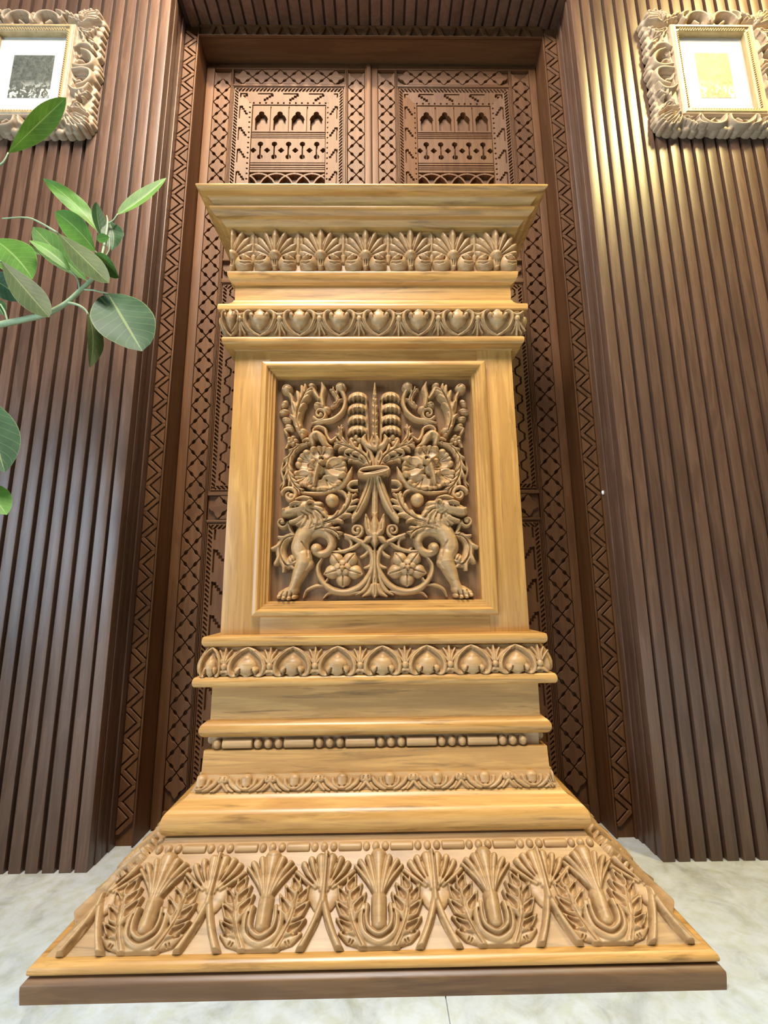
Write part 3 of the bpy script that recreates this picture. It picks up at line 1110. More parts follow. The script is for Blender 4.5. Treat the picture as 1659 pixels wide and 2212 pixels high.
reelb = course('bead_band', [(.3355, .2872), (.3355, .3125)], 'carved_wood', sm=False)
course('torus_moulding', [(.3420, .3122), (.3490, .3132), (.3550, .3192), (.3568, .3268), (.3545, .3350), (.3475, .3412), (.3410, .3432)])
course('frieze_board', [(.3400, .3432), (.3400, .4110)], sm=False)
course('lip_moulding', [(.350, .4110), (.3655, .4120), (.3700, .4175), (.3700, .4260), (.3660, .4315), (.3560, .4320)])
E2 = [(.3580, .4320), (.3600, .4430), (.3585, .4570), (.3535, .4720), (.3465, .4870)]
egg2b = course('egg_band', E2, 'carved_wood')
course('lip_moulding', [(.345, .4870), (.3475, .4890), (.3560, .4908), (.3595, .4970), (.3595, .5050), (.3555, .5105), (.3340, .5118)])
SHZ0, SHZ1, SHW = .5118, 1.1765, .3320
course('lip_moulding', [(.3330, 1.1700), (.3360, 1.1735), (.3510, 1.1762), (.3565, 1.1800), (.3575, 1.1890), (.3545, 1.1945), (.3480, 1.1955)])
E1 = [(.3450, 1.1955), (.3480, 1.2080), (.3545, 1.2240), (.3590, 1.2400), (.3595, 1.2565)]
egg1b = course('egg_band', E1, 'carved_wood')
course('lip_moulding', [(.356, 1.2565), (.3660, 1.2572), (.3676, 1.2620), (.3670, 1.2715), (.3610, 1.2765), (.3510, 1.2835), (.3430, 1.2930), (.3400, 1.3005)])
course('frieze_board', [(.3385, 1.3005), (.3385, 1.3420)], sm=False)
course('lip_moulding', [(.3395, 1.3420), (.3420, 1.3432), (.3480, 1.3465), (.3520, 1.3530), (.3542, 1.3605), (.3545, 1.3685), (.3500, 1.3715)])
palb = course('palmette_band', [(.3430, 1.3715), (.3450, 1.4845)], 'carved_wood', sm=False)
course('cornice_moulding', [(.3560, 1.4845), (.3615, 1.4865), (.3660, 1.4900), (.3720, 1.4960), (.3810, 1.5000), (.3890, 1.5060), (.3922, 1.5110), (.3920, 1.5170), (.3860, 1.5195)])
course('cornice_moulding', [(.3800, 1.5195), (.3840, 1.5225), (.3885, 1.5300), (.3970, 1.5372), (.4080, 1.5412), (.4160, 1.5455), (.4180, 1.5505), (.4150, 1.5550)])

# shaft: core, stiles and rails round the sunk panel
YS = KP - SHW
shaft = add('shaft', box_mesh('shaft', PCX - SHW, PCX + SHW, 1.012, PYB, SHZ0, SHZ1, 'honey_wood_z'), ped)
FO, FZ0, FZ1 = .2660, .5475, 1.1390
OP = .2480
for s in (-1, 1):
    a, b = sorted((PCX + s * OP, PCX + s * SHW))
    add('stile', box_mesh('stile', a, b, YS, 1.0125, SHZ0, SHZ1, 'honey_wood_z', 0.0008), shaft)
add('rail', box_mesh('rail', PCX - OP, PCX + OP, YS, 1.0125, SHZ0, .566, 'honey_wood_x', 0.0006), shaft)
add('rail', box_mesh('rail', PCX - OP, PCX + OP, YS, 1.0125, 1.122, SHZ1, 'honey_wood_x', 0.0006), shaft)

# mitred bolection moulding round the panel
MP = [(0, 0), (0.0005, .0095), (.0035, .0140), (.0085, .0158), (.0135, .0150), (.0165, .0110), (.0170, .0075), (.0215, .0070), (.0222, .0040), (.0262, .0035), (.0270, -.0020), (.0325, -.0030), (.0330, -.0330)]


def frame_side(k):
    V, F = [], []
    for o, h in MP:
        a, z0, z1 = FO - o, FZ0 + o, FZ1 - o
        y = YS - h
        ends = {'L': ((PCX - a, z0), (PCX - a, z1)), 'R': ((PCX + a, z1), (PCX + a, z0)), 'T': ((PCX - a, z1), (PCX + a, z1)), 'B': ((PCX + a, z0), (PCX - a, z0))}[k]
        for x, z in ends:
            V.append((x, y, z))
    m = len(MP)
    for i in range(m - 1):
        F.append((2 * i, 2 * i + 1, 2 * i + 3, 2 * i + 2))
    F.append((0, 2 * m - 2, 2 * m - 1, 1))
    F.append(tuple(2 * i for i in range(m)))
    F.append(tuple(2 * i + 1 for i in reversed(range(m))))
    return sharpen(mesh_np('panel_moulding', V, F, 'honey_wood_z' if k in 'LR' else 'honey_wood_x', True), 30)


for k in 'LRTB':
    add('panel_moulding', frame_side(k), shaft)

YP = 1.0010
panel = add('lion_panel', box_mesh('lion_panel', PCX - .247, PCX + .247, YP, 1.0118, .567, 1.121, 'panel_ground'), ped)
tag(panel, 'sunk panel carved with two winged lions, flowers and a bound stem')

# ------------------------------------------------------------------ the lion panel
PK = .31344


def ptr(x, y):
    p = at(560 + PK * x, 780 + PK * y, 0.987)
    return p[0] - PCX, p[2]


PSC = 0.000329
GD = 0.00092


def prel(x0, x1, y0, y1):
    a, b = ptr(x0, y1), ptr(x1, y0)
    a2, b2 = ptr(x0, y0), ptr(x1, y1)
    return Relief(min(a[0], a2[0]), max(b[0], b2[0]), a[1], b[1], GD, ptr, PSC)


def place(name, R, both=True, y=YP):
    me = R.smooth(1).mesh(name, 'carved_wood', flat_map)
    add(name, me, panel, (PCX, y, 0))
    if both:
        add(name, me, panel, (PCX, y, 0), scale=(-1, 1, 1))


# lion (left one drawn, right one is its mirror)
R = prel(90, 700, 860, 1680)
# scroll from the shoulder to the coiled end
R.stroke([(300, 1240), (340, 1190), (410, 1165), (475, 1195), (500, 1250), (480, 1305), (430, 1330), (385, 1315)], [50, 50, 44, 36, 32, 30, 28, 26], .021)
R.blob(390, 1292, 40, 40, .026)
# torso, wing root and wing
R.stroke([(285, 1330), (285, 1260), (310, 1190), (370, 1140), (450, 1108), (530, 1085)], [60, 62, 66, 60, 48, 34], [.027, .029, .030, .027, .024, .02])
R.leaf([(430, 1120), (520, 1085), (585, 1040), (625, 980), (640, 920)], [60, 76, 80, 66, 22], 6, .024, 42)
R.leaf([(390, 1160), (450, 1150), (510, 1165), (550, 1195)], [50, 62, 56, 18], 4, .025, 36)
# neck and chest
R.stroke([(345, 1120), (375, 1085), (390, 1040)], [78, 80, 66], .027)
R.stroke([(270, 1230), (262, 1290), (290, 1350)], [44, 48, 52], .027)
# foreleg
R.stroke([(300, 1340), (305, 1385), (275, 1455), (250, 1520), (228, 1570), (205, 1598)], [60, 62, 50, 36, 33, 36], [.030, .032, .029, .026, .025, .024])
R.stroke([(330, 1370), (350, 1400), (325, 1440)], [24, 26, 14], .023)
# paw and toes
R.stroke([(235, 1580), (190, 1600), (150, 1612)], [36, 40, 28], .024)
for tx, ty in ((140, 1622), (170, 1632), (205, 1634), (238, 1626)):
    R.blob(tx, ty, 24, 18, .027, 20)
R.carve([(168, 1590), (152, 1634)], 5, .006)
R.carve([(200, 1592), (188, 1640)], 5, .006)
R.carve([(228, 1596), (222, 1640)], 5, .006)
# mane locks
for a, r0, r1 in ((20, 60, 118), (45, 60, 125), (70, 58, 130), (95, 55, 128), (120, 52, 120), (-8, 56, 108), (145, 50, 100)):
    ar = math.radians(a)
    x0, y0 = 335 + r0 * math.cos(ar), 1020 + r0 * math.sin(ar)
    x1, y1 = 335 + r1 * math.cos(ar + .25), 1020 + r1 * math.sin(ar + .25)
    R.stroke([(x0, y0), ((x0 + x1) / 2 + 8, (y0 + y1) / 2), (x1, y1)], [24, 22, 8], .030)
for a, r0, r1 in ((-35, 50, 100), (8, 80, 140), (32, 85, 150), (58, 90, 155), (82, 90, 150), (108, 80, 140)):
    ar = math.radians(a)
    x0, y0 = 340 + r0 * math.cos(ar), 1018 + r0 * math.sin(ar)
    x1, y1 = 340 + r1 * math.cos(ar + .3), 1018 + r1 * math.sin(ar + .3)
    R.stroke([(x0, y0), ((x0 + x1) / 2 + 6, (y0 + y1) / 2), (x1, y1)], [26, 25, 8], .028)
# skull, muzzle, jaw
R.blob(322, 1012, 86, 76, .035, -8)
R.stroke([(300, 1014), (248, 1030), (208, 1042), (190, 1050)], [56, 50, 44, 38], [.038, .038, .037, .034])
R.blob(180, 1034, 22, 18, .040)
R.stroke([(292, 1082), (255, 1102), (220, 1112)], [32, 26, 18], .031)
R.carve([(168, 1084), (218, 1090), (268, 1078)], [9, 10, 6], .018)
R.carve([(200, 1060), (238, 1056)], 5, .004)
# brow, eye, ear
R.stroke([(225, 1000), (260, 984), (296, 986)], [12, 16, 11], .0425)
R.carve([(244, 1017), (282, 1009)], 9, .008)
R.blob(262, 1013, 9, 8, .040)
R.stroke([(336, 1000), (354, 978), (374, 982)], [18, 21, 11], .0425)
R.carve([(348, 994), (363, 986)], 9, .008)
R.stroke([(262, 962), (308, 946), (356, 952)], [16, 20, 14], .035)
R.carve([(300, 1044), (332, 1064), (342, 1096)], 6, .005)
R.carve([(330, 1036), (364, 1052), (382, 1084)], 6, .005)
R.carve([(360, 1022), (402, 1032), (428, 1058)], 6, .005)
# muscle lines
R.carve([(300, 1250), (330, 1300), (340, 1350)], 7, .004)
R.carve([(380, 1130), (450, 1125), (520, 1100)], 5, .004)
R.carve([(355, 1160), (400, 1140), (470, 1140)], 4, .003)
place('lion', R)

# curl held before the lion's mouth and the leaf below it
R = prel(80, 330, 1050, 1460)
R.spiral(160, 1112, 40, 10, 1.1, 0, 15, .022, 1)
R.blob(160, 1112, 20, 20, .024)
R.stroke([(200, 1110), (215, 1160), (240, 1200)], [14, 14, 16], .020)
R.leaf([(255, 1205), (195, 1215), (150, 1270), (150, 1345), (190, 1405), (240, 1400)], [36, 66, 84, 84, 66, 30], 6, .021, 40)
R.blob(225, 1372, 34, 42, .025)
R.carve([(215, 1350), (235, 1380)], 6, .006)
place('breast_leaf', R)

# small five petal flower inside a vine ring
R = prel(430, 740, 1290, 1570)
for k in range(5):
    a = math.radians(-126 + 72 * k)
    px, py = 578 + 82 * math.cos(a), 1428 + 78 * math.sin(a)
    R.stroke([(578 + 40 * math.cos(a), 1428 + 40 * math.sin(a)), (px, py), (578 + 138 * math.cos(a), 1428 + 128 * math.sin(a))], [26, 50, 8], [.015, .020, .014], p=.45)
    R.carve([(578 + 50 * math.cos(a), 1428 + 50 * math.sin(a)), (578 + 128 * math.cos(a), 1428 + 120 * math.sin(a))], 6, .005)
for k in range(5):
    a = math.radians(-90 + 72 * k)
    R.blob(574 + 36 * math.cos(a), 1424 + 34 * math.sin(a), 26, 24, .026)
    R.dig(574 + 38 * math.cos(a), 1424 + 36 * math.sin(a), 15, 14, .005)
R.blob(574, 1424, 22, 22, .029)
place('flower', R)

# vine rings, curls and tendrils in the lower field
R = prel(280, 800, 1130, 1660)
R.stroke([(432, 1360), (402, 1420), (420, 1500), (500, 1575), (600, 1590), (690, 1555), (755, 1480), (782, 1400), (772, 1320), (730, 1262), (660, 1222), (590, 1195)], [10, 15, 18, 22, 24, 24, 22, 20, 20, 20, 18, 12], .017)
R.stroke([(470, 1500), (455, 1545), (510, 1590), (610, 1602), (700, 1590)], [8, 16, 20, 20, 10], .015)
R.stroke([(300, 1632), (325, 1580), (390, 1550), (460, 1548)], [6, 12, 14, 8], .011)
R.stroke([(440, 1635), (480, 1600), (560, 1596)], [6, 12, 8], .012)
R.stroke([(480, 1310), (560, 1312), (640, 1288), (690, 1250), (700, 1230)], [8, 14, 16, 14, 8], .014)
R.spiral(585, 1262, 50, 50, .62, -80, 13, .013, 1)
R.spiral(672, 1165, 42, 12, 1.25, 60, 15, .018, -1)
R.blob(680, 1160, 20, 20, .021)
R.stroke([(600, 1205), (640, 1215), (690, 1205), (712, 1175)], [10, 14, 14, 12], .016)
R.stroke([(700, 1350), (735, 1330), (752, 1300)], [10, 16, 8], .013)
R.stroke([(725, 1425), (765, 1410), (785, 1370)], [8, 16, 10], .014)
place('vine', R)

# bound stem in the middle, with its bud and foot
CXP = 797
R = prel(640, 954, 560, 1660)
R.stroke([(CXP, 780), (CXP, 900), (CXP, 1060)], [20, 22, 26], .017)
R.carve([(CXP - 9, 800), (CXP - 10, 1040)], 4, .004)
R.carve([(CXP + 9, 800), (CXP + 10, 1040)], 4, .004)
R.stroke([(CXP, 1060), (CXP, 1130), (CXP, 1200)], [14, 34, 30], .022)
R.sym([(CXP - 62, 1058), (CXP - 52, 1120), (CXP - 40, 1170), (CXP - 18, 1200)], [8, 27, 28, 20], .024, cx=CXP)
R.carve_sym([(CXP - 55, 1085), (CXP - 44, 1160)], 8, .005, cx=CXP)
R.stroke([(CXP, 1200), (CXP, 1240), (CXP, 1285)], [34, 32, 8], .025)
R.sym([(CXP - 10, 1210), (CXP - 45, 1225), (CXP - 72, 1250)], [26, 28, 14], .022, cx=CXP)
R.carve_sym([(CXP - 22, 1225), (CXP - 40, 1262)], 6, .005, cx=CXP)
R.stroke([(CXP, 1290), (CXP, 1400), (CXP, 1500), (CXP, 1570)], [10, 16, 20, 26], .019)
R.sym([(CXP - 16, 1310), (CXP - 26, 1400), (CXP - 36, 1500), (CXP - 70, 1575), (CXP - 128, 1610)], [10, 14, 17, 22, 8], .016, cx=CXP)
R.stroke([(CXP, 1540), (CXP, 1590), (CXP, 1628)], [24, 32, 6], .022)
R.sym([(CXP - 18, 1545), (CXP - 36, 1590), (CXP - 84, 1622)], [16, 24, 8], .019, cx=CXP)
R.carve([(CXP, 1500), (CXP, 1615)], 5, .004)
# stems running down to the wings
R.sym([(CXP - 22, 790), (CXP - 42, 860), (CXP - 72, 950), (CXP - 118, 1040), (CXP - 156, 1090)], [26, 31, 34, 32, 28], .022, cx=CXP)
R.carve_sym([(CXP - 30, 810), (CXP - 52, 890), (CXP - 88, 975), (CXP - 125, 1045)], 6, .005, cx=CXP)
# leaves springing above the ring
R.sym([(CXP - 12, 740), (CXP - 16, 680), (CXP - 40, 620), (CXP - 74, 585)], [18, 24, 26, 10], .022, cx=CXP)
R.sym([(CXP + 8, 735), (CXP + 22, 670), (CXP + 40, 605)], [16, 24, 10], .020, cx=CXP)
place('stem', R, False)

# binding ring
R = prel(650, 940, 690, 860)
R.stroke([(700, 790), (690, 775), (712, 752), (790, 738), (870, 738), (892, 755), (884, 778)], [12, 16, 18, 18, 18, 16, 12], .030)
R.stroke([(694, 780), (735, 792), (800, 782), (860, 768), (890, 762)], [18, 24, 25, 24, 18], .034)
R.carve([(720, 788), (800, 780), (870, 763)], 7, .004)
place('ring', R, False)

# acanthus leaves spreading from the ring
R = prel(480, 800, 400, 740)
R.leaf([(765, 735), (735, 670), (680, 625), (600, 592), (525, 570)], [40, 62, 74, 66, 26], 6, .026, 46)
R.leaf([(750, 725), (700, 690), (640, 672), (580, 660)], [26, 44, 50, 22], 4, .020, 40)
R.leaf([(640, 600), (585, 560), (558, 510), (568, 440)], [24, 42, 46, 18], 4, .020, 40)
place('acanthus_leaf', R)

# hanging fans: four stepped, scalloped hoods one above the other
R = prel(590, 800, 150, 620)
for fy in (486, 411, 334, 256):
    P0 = R._p([(680, fy)])[0]
    dx, dy = (R.U - P0[0]) / (78 * PSC), (R.V - P0[1]) / (60 * PSC)      # dy grows upwards
    q = 1 - dx * dx - np.maximum(dy, 0) ** 2
    lower = -.10 - .10 * np.cos(dx * 5 * math.pi) - .22 * dx * dx
    dome = .031 * np.sqrt(np.maximum(q, 0)) * (.80 + .20 * np.clip(.9 - dy, 0, 1)) * (1 - .13 * np.abs(np.sin(dx * 2.5 * math.pi)) * np.clip(1 - dy, 0, 1))
    R.H = np.where((q > 0) & (dy > lower), np.maximum(R.H, dome), R.H)
R.stroke([(755, 590), (748, 500), (742, 380), (735, 250)], [10, 16, 16, 10], .014)
for j, (xx, yy) in enumerate(((638, 545), (660, 570), (690, 545), (668, 525))):
    R.blob(xx, yy, 24, 27, .022)
place('fan_cluster', R)

R = prel(680, 912, 140, 640)
R.stroke([(CXP, 160), (CXP - 2, 300), (CXP, 450), (CXP, 600)], [8, 24, 26, 22], .024)
R.leaf([(CXP, 590), (CXP, 470), (CXP, 340), (CXP, 210)], [34, 40, 38, 16], 8, .028, 38)
R.sym([(CXP - 22, 600), (CXP - 60, 580), (CXP - 78, 545), (CXP - 66, 515)], [20, 28, 26, 10], .026, cx=CXP)
R.sym([(CXP - 8, 605), (CXP - 22, 570), (CXP - 18, 530)], [20, 24, 8], .030, cx=CXP)
R.stroke([(CXP + 14, 600), (CXP + 18, 565), (CXP + 12, 530)], [18, 26, 8], .031)
place('centre_leaf', R, False)

# upper scroll with its curls
R = prel(320, 640, 130, 450)
R.stroke([(362, 428), (430, 412), (510, 395), (570, 345), (592, 280), (575, 215), (545, 180)], [8, 18, 20, 20, 18, 18, 18], .017)
R.blob(560, 175, 42, 38, .024)
R.carve([(540, 165), (575, 160), (585, 190)], 7, .005)
R.spiral(418, 362, 48, 14, 1.3, 150, 15, .018, -1)
R.blob(424, 368, 18, 18, .022)
R.blob(462, 332, 30, 28, .022)
R.blob(402, 302, 32, 30, .021)
R.carve([(390, 300), (418, 305)], 6, .005)
R.stroke([(440, 310), (432, 250), (442, 195), (432, 155)], [16, 22, 26, 10], .022)
R.leaf([(500, 310), (540, 275), (525, 220), (500, 190)], [26, 42, 40, 14], 4, .017, 36)
R.stroke([(410, 260), (380, 215), (360, 180)], [12, 22, 26], .020)
R.blob(362, 172, 32, 26, .023)
R.stroke([(440, 420), (400, 440), (350, 455)], [12, 14, 6], .012)
place('scroll', R)

# standing acanthus leaf in the upper corner
R = prel(120, 370, 140, 600)
R.leaf([(285, 490), (262, 410), (275, 320), (305, 250), (330, 205)], [40, 76, 88, 78, 24], 6, .026, 38)
R.stroke([(255, 420), (232, 330), (225, 260), (205, 215)], [14, 16, 16, 16], .016)
R.blob(190, 190, 44, 42, .024)
R.carve([(172, 190), (190, 172), (208, 185)], 7, .005)
for lx, ly, a in ((170, 290, 60), (165, 345, 20), (185, 400, -20), (205, 450, -30)):
    R.blob(lx, ly, 38, 24, .015, a)
    R.carve([(lx - 20, ly), (lx + 20, ly)], 4, .003)
R.blob(305, 487, 28, 28, .026)
R.blob(300, 515, 22, 18, .024)
for k in range(5):
    a = math.radians(72 * k)
    R.blob(225 + 24 * math.cos(a), 545 + 22 * math.sin(a), 20, 18, .018)
R.blob(225, 545, 13, 13, .022)
R.stroke([(190, 500), (175, 470), (200, 462)], [10, 14, 12], .014)
R.stroke([(200, 560), (180, 610), (160, 680)], [12, 14, 6], .012)
place('corner_leaf', R)

# big open blossom
R = prel(240, 640, 560, 920)
for px, py, rx, ry, an, h in ((335, 690, 84, 78, 30, .017), (310, 795, 74, 66, -20, .019), (385, 835, 80, 58, -10, .020), (475, 830, 92, 62, 10, .023), (520, 735, 92, 84, -60, .027), (430, 645, 90, 64, 0, .026), (395, 740, 62, 66, 0, .024)):
    dxx, dyy = px - 425, py - 745
    L = math.hypot(dxx, dyy) + 1e-6
    ux, uy = dxx / L, dyy / L
    S = Relief(R.u[0], R.u[-1] - GD * .5, R.v[0], R.v[-1] - GD * .5, GD, ptr, PSC)
    S.blob(px, py, rx, ry, h, an, p=.4)
    for j in (-1.5, -.5, .5, 1.5):
        ex, ey = px + ux * rx * (.62 - .07 * abs(j)) - uy * j * rx * .40, py + uy * ry * (.62 - .07 * abs(j)) + ux * j * ry * .40
        S.blob(ex, ey, rx * .36, ry * .36, h * 1.1, p=.4)
    S.dig(px + ux * rx * .12, py + uy * ry * .12, rx * .72, ry * .72, h * .42, an, p=.7)
    for j in (-.8, 0, .8):
        S.carve([(px - ux * rx * .3, py - uy * ry * .3), (px + ux * rx * .75 - uy * j * rx * .5, py + uy * ry * .75 + ux * j * ry * .5)], 5, h * .14)
    m = min(R.H.shape[0], S.H.shape[0]), min(R.H.shape[1], S.H.shape[1])
    R.H[:m[0], :m[1]] = np.maximum(R.H[:m[0], :m[1]], S.H[:m[0], :m[1]])
R.stroke([(380, 850), (392, 790), (410, 735), (432, 700)], [12, 20, 24, 24], [.026, .030, .034, .036])
R.spiral(440, 690, 26, 10, 1.0, 150, 12, .036, 1)
R.carve([(420, 720), (455, 725)], 8, .010)
R.dig(478, 735, 24, 18, .010, 30)
R.dig(350, 725, 20, 28, .008, 10)
R.dig(420, 800, 20, 24, .009, 0)
place('blossom', R)

# leaf wreath round the blossom, hood above it, balls below
R = prel(130, 680, 440, 1020)
R.leaf([(345, 565), (262, 595), (208, 670), (202, 760), (235, 840), (295, 905)], [22, 46, 56, 60, 56, 26], 9, .021, 40)
R.stroke([(295, 905), (380, 910), (470, 900), (560, 860), (612, 795), (640, 730)], [14, 16, 16, 24, 28, 6], .017)
R.stroke([(470, 880), (560, 890), (600, 930), (612, 1000)], [8, 14, 14, 8], .013)
R.blob(500, 955, 48, 50, .030)
R.carve([(470, 925), (500, 912), (530, 925)], 6, .005)
R.spiral(212, 925, 56, 16, 1.1, 200, 20, .021, 1)
R.blob(222, 930, 26, 26, .023)
R.stroke([(372, 575), (365, 530), (395, 508), (430, 530), (455, 570), (500, 592)], [18, 30, 34, 30, 24, 8], [.024, .029, .030, .028, .022, .016])
R.carve([(400, 520), (405, 560), (400, 600)], 9, .009)
R.stroke([(380, 505), (372, 470), (405, 448), (450, 462), (462, 505), (490, 545), (530, 520), (548, 495)], [10, 12, 13, 13, 12, 14, 14, 6], .015)
R.stroke([(300, 545), (330, 535), (372, 545)], [10, 16, 12], .017)
R.stroke([(615, 860), (640, 835), (690, 832), (720, 850)], [16, 18, 16, 8], .022)
R.stroke([(612, 865), (640, 890), (690, 885), (720, 860)], [14, 14, 14, 8], .017)
R.stroke([(160, 700), (150, 760), (170, 830), (150, 880)], [8, 14, 14, 5], .011)
R.stroke([(140, 860), (170, 820), (180, 760)], [6, 12, 8], .011)
place('wreath', R)

# ------------------------------------------------------------------ carved bands
def run(name, me, parent, xs, side_w=None, side_u=(), z=0.0):
    """copies of one motif along the front of a band, and round its two sides"""
    for x in xs:
        add(name, me, parent, (PCX + x, KP, z))
    for u in side_u:
        # left side faces -X, right side faces +X
        add(name, me, parent, (PCX, u, z), rot=(0, 0, -math.pi / 2))
        add(name, me, parent, (PCX, u, z), rot=(0, 0, math.pi / 2))


def cut_half(R, keep_right=True, at_u=0.0):
    R.H = np.where((R.U >= at_u) if keep_right else (R.U <= at_u), R.H, 0.0)
    return R


# --- big acanthus band on the sloping foot
AF, AL = slope_map(.5120, .0485, .4125, .1335)
AK, AV = .000163, AL / 1050.0


def amap(u, v, h):
    return AF(u * AK, (1062 - v) * AV, h)


def cup_leaf():
    R = Relief(-520, 520, 8, 1066, 5.2, None, 1.24)
    # fluted fan
    R.stroke([(0, 830), (0, 640), (0, 480), (0, 260), (0, 70)], [50, 52, 34, 42, 72], [.013, .014, .012, .012, .012], p=.42)
    R.sym([(20, 560), (48, 400), (86, 210), (112, 105)], [20, 24, 30, 34], .0115, p=.45)
    R.sym([(34, 540), (88, 380), (150, 235), (200, 150)], [16, 22, 27, 30], .0105, p=.45)
    R.sym([(44, 520), (120, 380), (196, 270), (250, 200)], [12, 16, 20, 20], .0085, p=.5)
    R.stroke([(0, 840), (0, 560)], [62, 66], .0125, p=.5)
    # double U round the stem of the fan
    R.stroke([(-152, 650), (-172, 780), (-140, 915), (0, 1000), (140, 915), (170, 780), (148, 650)], [30, 34, 38, 44, 38, 34, 28], .009, p=.4)
    R.stroke([(-122, 640), (-130, 760), (-102, 868), (0, 935), (102, 868), (130, 760), (118, 640)], [26, 26, 26, 28, 26, 26, 24], .0115, p=.5)
    R.carve([(-150, 700), (-152, 790), (-122, 898), (0, 970), (122, 898), (152, 790), (146, 700)], 9, .006)
    R.stroke([(0, 1000), (0, 1062)], [120, 150], .006, p=.35)
    # leaf sprays either side
    for sg in (-1, 1):
        m = lambda pts: [(sg * x, y) for x, y in pts]
        R.stroke(m([(150, 1055), (225, 900), (285, 720), (315, 520), (328, 330)]), [40, 34, 30, 24, 10], .008, p=.5)
        for a, b, c in (((210, 940), (300, 870), (420, 770)), ((255, 810), (340, 710), (440, 590)), ((295, 660), (360, 560), (425, 430)),
                        ((250, 800), (215, 660), (135, 510)), ((285, 670), (250, 540), (180, 410)), ((305, 560), (290, 430), (245, 305))):
            R.stroke(m([a, b, c]), [14, 52, 12], [.008, .0112, .0090], p=.34)
            mid = ((a[0] + b[0] * 2) / 3, (a[1] + b[1] * 2) / 3)
            end = (b[0] + (c[0] - b[0]) * .62, b[1] + (c[1] - b[1]) * .62)
            R.carve(m([mid, b, end]), [9, 33, 12], .0085, p=.7)
        R.stroke(m([(170, 1020), (290, 960), (380, 905)]), [26, 46, 20], .006, p=.4)
        R.carve(m([(318, 915), (345, 905)]), 17, .005)
        for q in (0, 1):
            R.carve(m([(250 + 28 * q, 985 - 12 * q), (262 + 28 * q, 1010 - 12 * q)]), 7, .004)
        R.carve(m([(170, 1030), (238, 890), (296, 710), (322, 500)]), 7, .004)
    R.H *= 1.5 * np.clip((1072 - R.V) / 30, .15, 1)
    return R.smooth(1)


def split_leaf(half=0):
    R = Relief(-400, 400, 8, 1066, 5.2, None, 1.26)
    for sg in (-1, 1):
        m = lambda pts: [(sg * x, y) for x, y in pts]
        R.stroke(m([(40, 620), (60, 520), (90, 420)]), [60, 90, 80], .0055, p=.4)
        R.stroke(m([(28, 470), (46, 250), (58, 85)]), [26, 34, 46], .0095, p=.45)
        R.stroke(m([(50, 440), (115, 250), (160, 110)]), [20, 28, 33], .0098, p=.45)
        R.stroke(m([(70, 430), (175, 280), (235, 165)]), [18, 28, 31], .0092, p=.45)
        R.stroke(m([(90, 450), (215, 340), (300, 262)]), [16, 25, 25], .0085, p=.45)
        R.carve(m([(68, 340), (112, 200), (120, 130)]), 8, .006)
        R.carve(m([(95, 360), (180, 220), (195, 170)]), 8, .006)
        R.carve(m([(120, 390), (230, 280), (262, 235)]), 8, .006)
        R.stroke(m([(4, 560), (58, 760), (120, 920), (196, 1075)]), [30, 31, 31, 34], .0110, p=.5)
        R.carve(m([(40, 790), (92, 930), (150, 1075)]), [4, 8, 8], .005)
    R.stroke([(0, 40), (4, 250), (2, 450), (0, 600)], [26, 26, 28, 34], .0125, p=.5)
    R.carve([(22, 80), (26, 300), (26, 520)], 7, .006)
    R.H *= 1.5 * np.clip((1072 - R.V) / 30, .15, 1)
    return R.smooth(1)


CUP = cup_leaf().mesh('cup_leaf', 'carved_wood', amap, flip=True)
SPL = split_leaf().mesh('split_leaf', 'carved_wood', amap, flip=True)
run('cup_leaf', CUP, acan, [-.3700, -.1840, .0040, .1920, .3720], None, (.990, 1.150))
run('split_leaf', SPL, acan, [-.2790, -.0890, .0985, .2880], None, (1.070,))
# corner pieces, mitred where front and side meet: keep only what lies inside the mitre plane
for x, sg in ((-.4580, -1), (.4630, 1)):
    R = split_leaf()
    w_at = .5120 + (.4125 - .5120) * (1062 - R.V) * AV / AL
    R.H = np.where(np.abs(R.U * AK + x) < w_at + .0005, R.H, 0)
    add('corner_leaf', R.mesh('corner_leaf', 'carved_wood', amap, flip=True), acan, (PCX + x, KP, 0))
    R = split_leaf()
    yy = .9050 + sg * R.U * AK
    R.H = np.where(yy > KP - w_at - .0005, R.H, 0)
    add('corner_leaf', R.mesh('corner_leaf', 'carved_wood', amap, flip=True), acan, (PCX, .9050, 0), rot=(0, 0, sg * math.pi / 2))


# --- beads and reels
def bead_mesh(rx, rz, name='bead'):
    bm = bmesh.new()
    bmesh.ops.create_uvsphere(bm, u_segments=12, v_segments=8, radius=1)
    for v in bm.verts:
        v.co = Vector((v.co.x * rx, v.co.y * rz, v.co.z * rz))
    me = bpy.data.meshes.new(name)
    bm.to_mesh(me)
    bm.free()
    me.materials.append(MATS['carved_wood'])
    me.polygons.foreach_set('use_smooth', np.ones(len(me.polygons), bool))
    return me


def reel_mesh(L, r, name='reel'):
    e = min(r * .5, .004)
    pts = [(-L / 2 + 0.0001, 0, 0), (-L / 2 + e * .25, 0, 0), (-L / 2 + e, 0, 0), (0, 0, 0), (L / 2 - e, 0, 0), (L / 2 - e * .25, 0, 0), (L / 2 - 0.0001, 0, 0)]
    return tube_mesh(name, pts, [r * .55, r * .85, r, r, r, r * .85, r * .55], 'carved_wood', 14, 3)


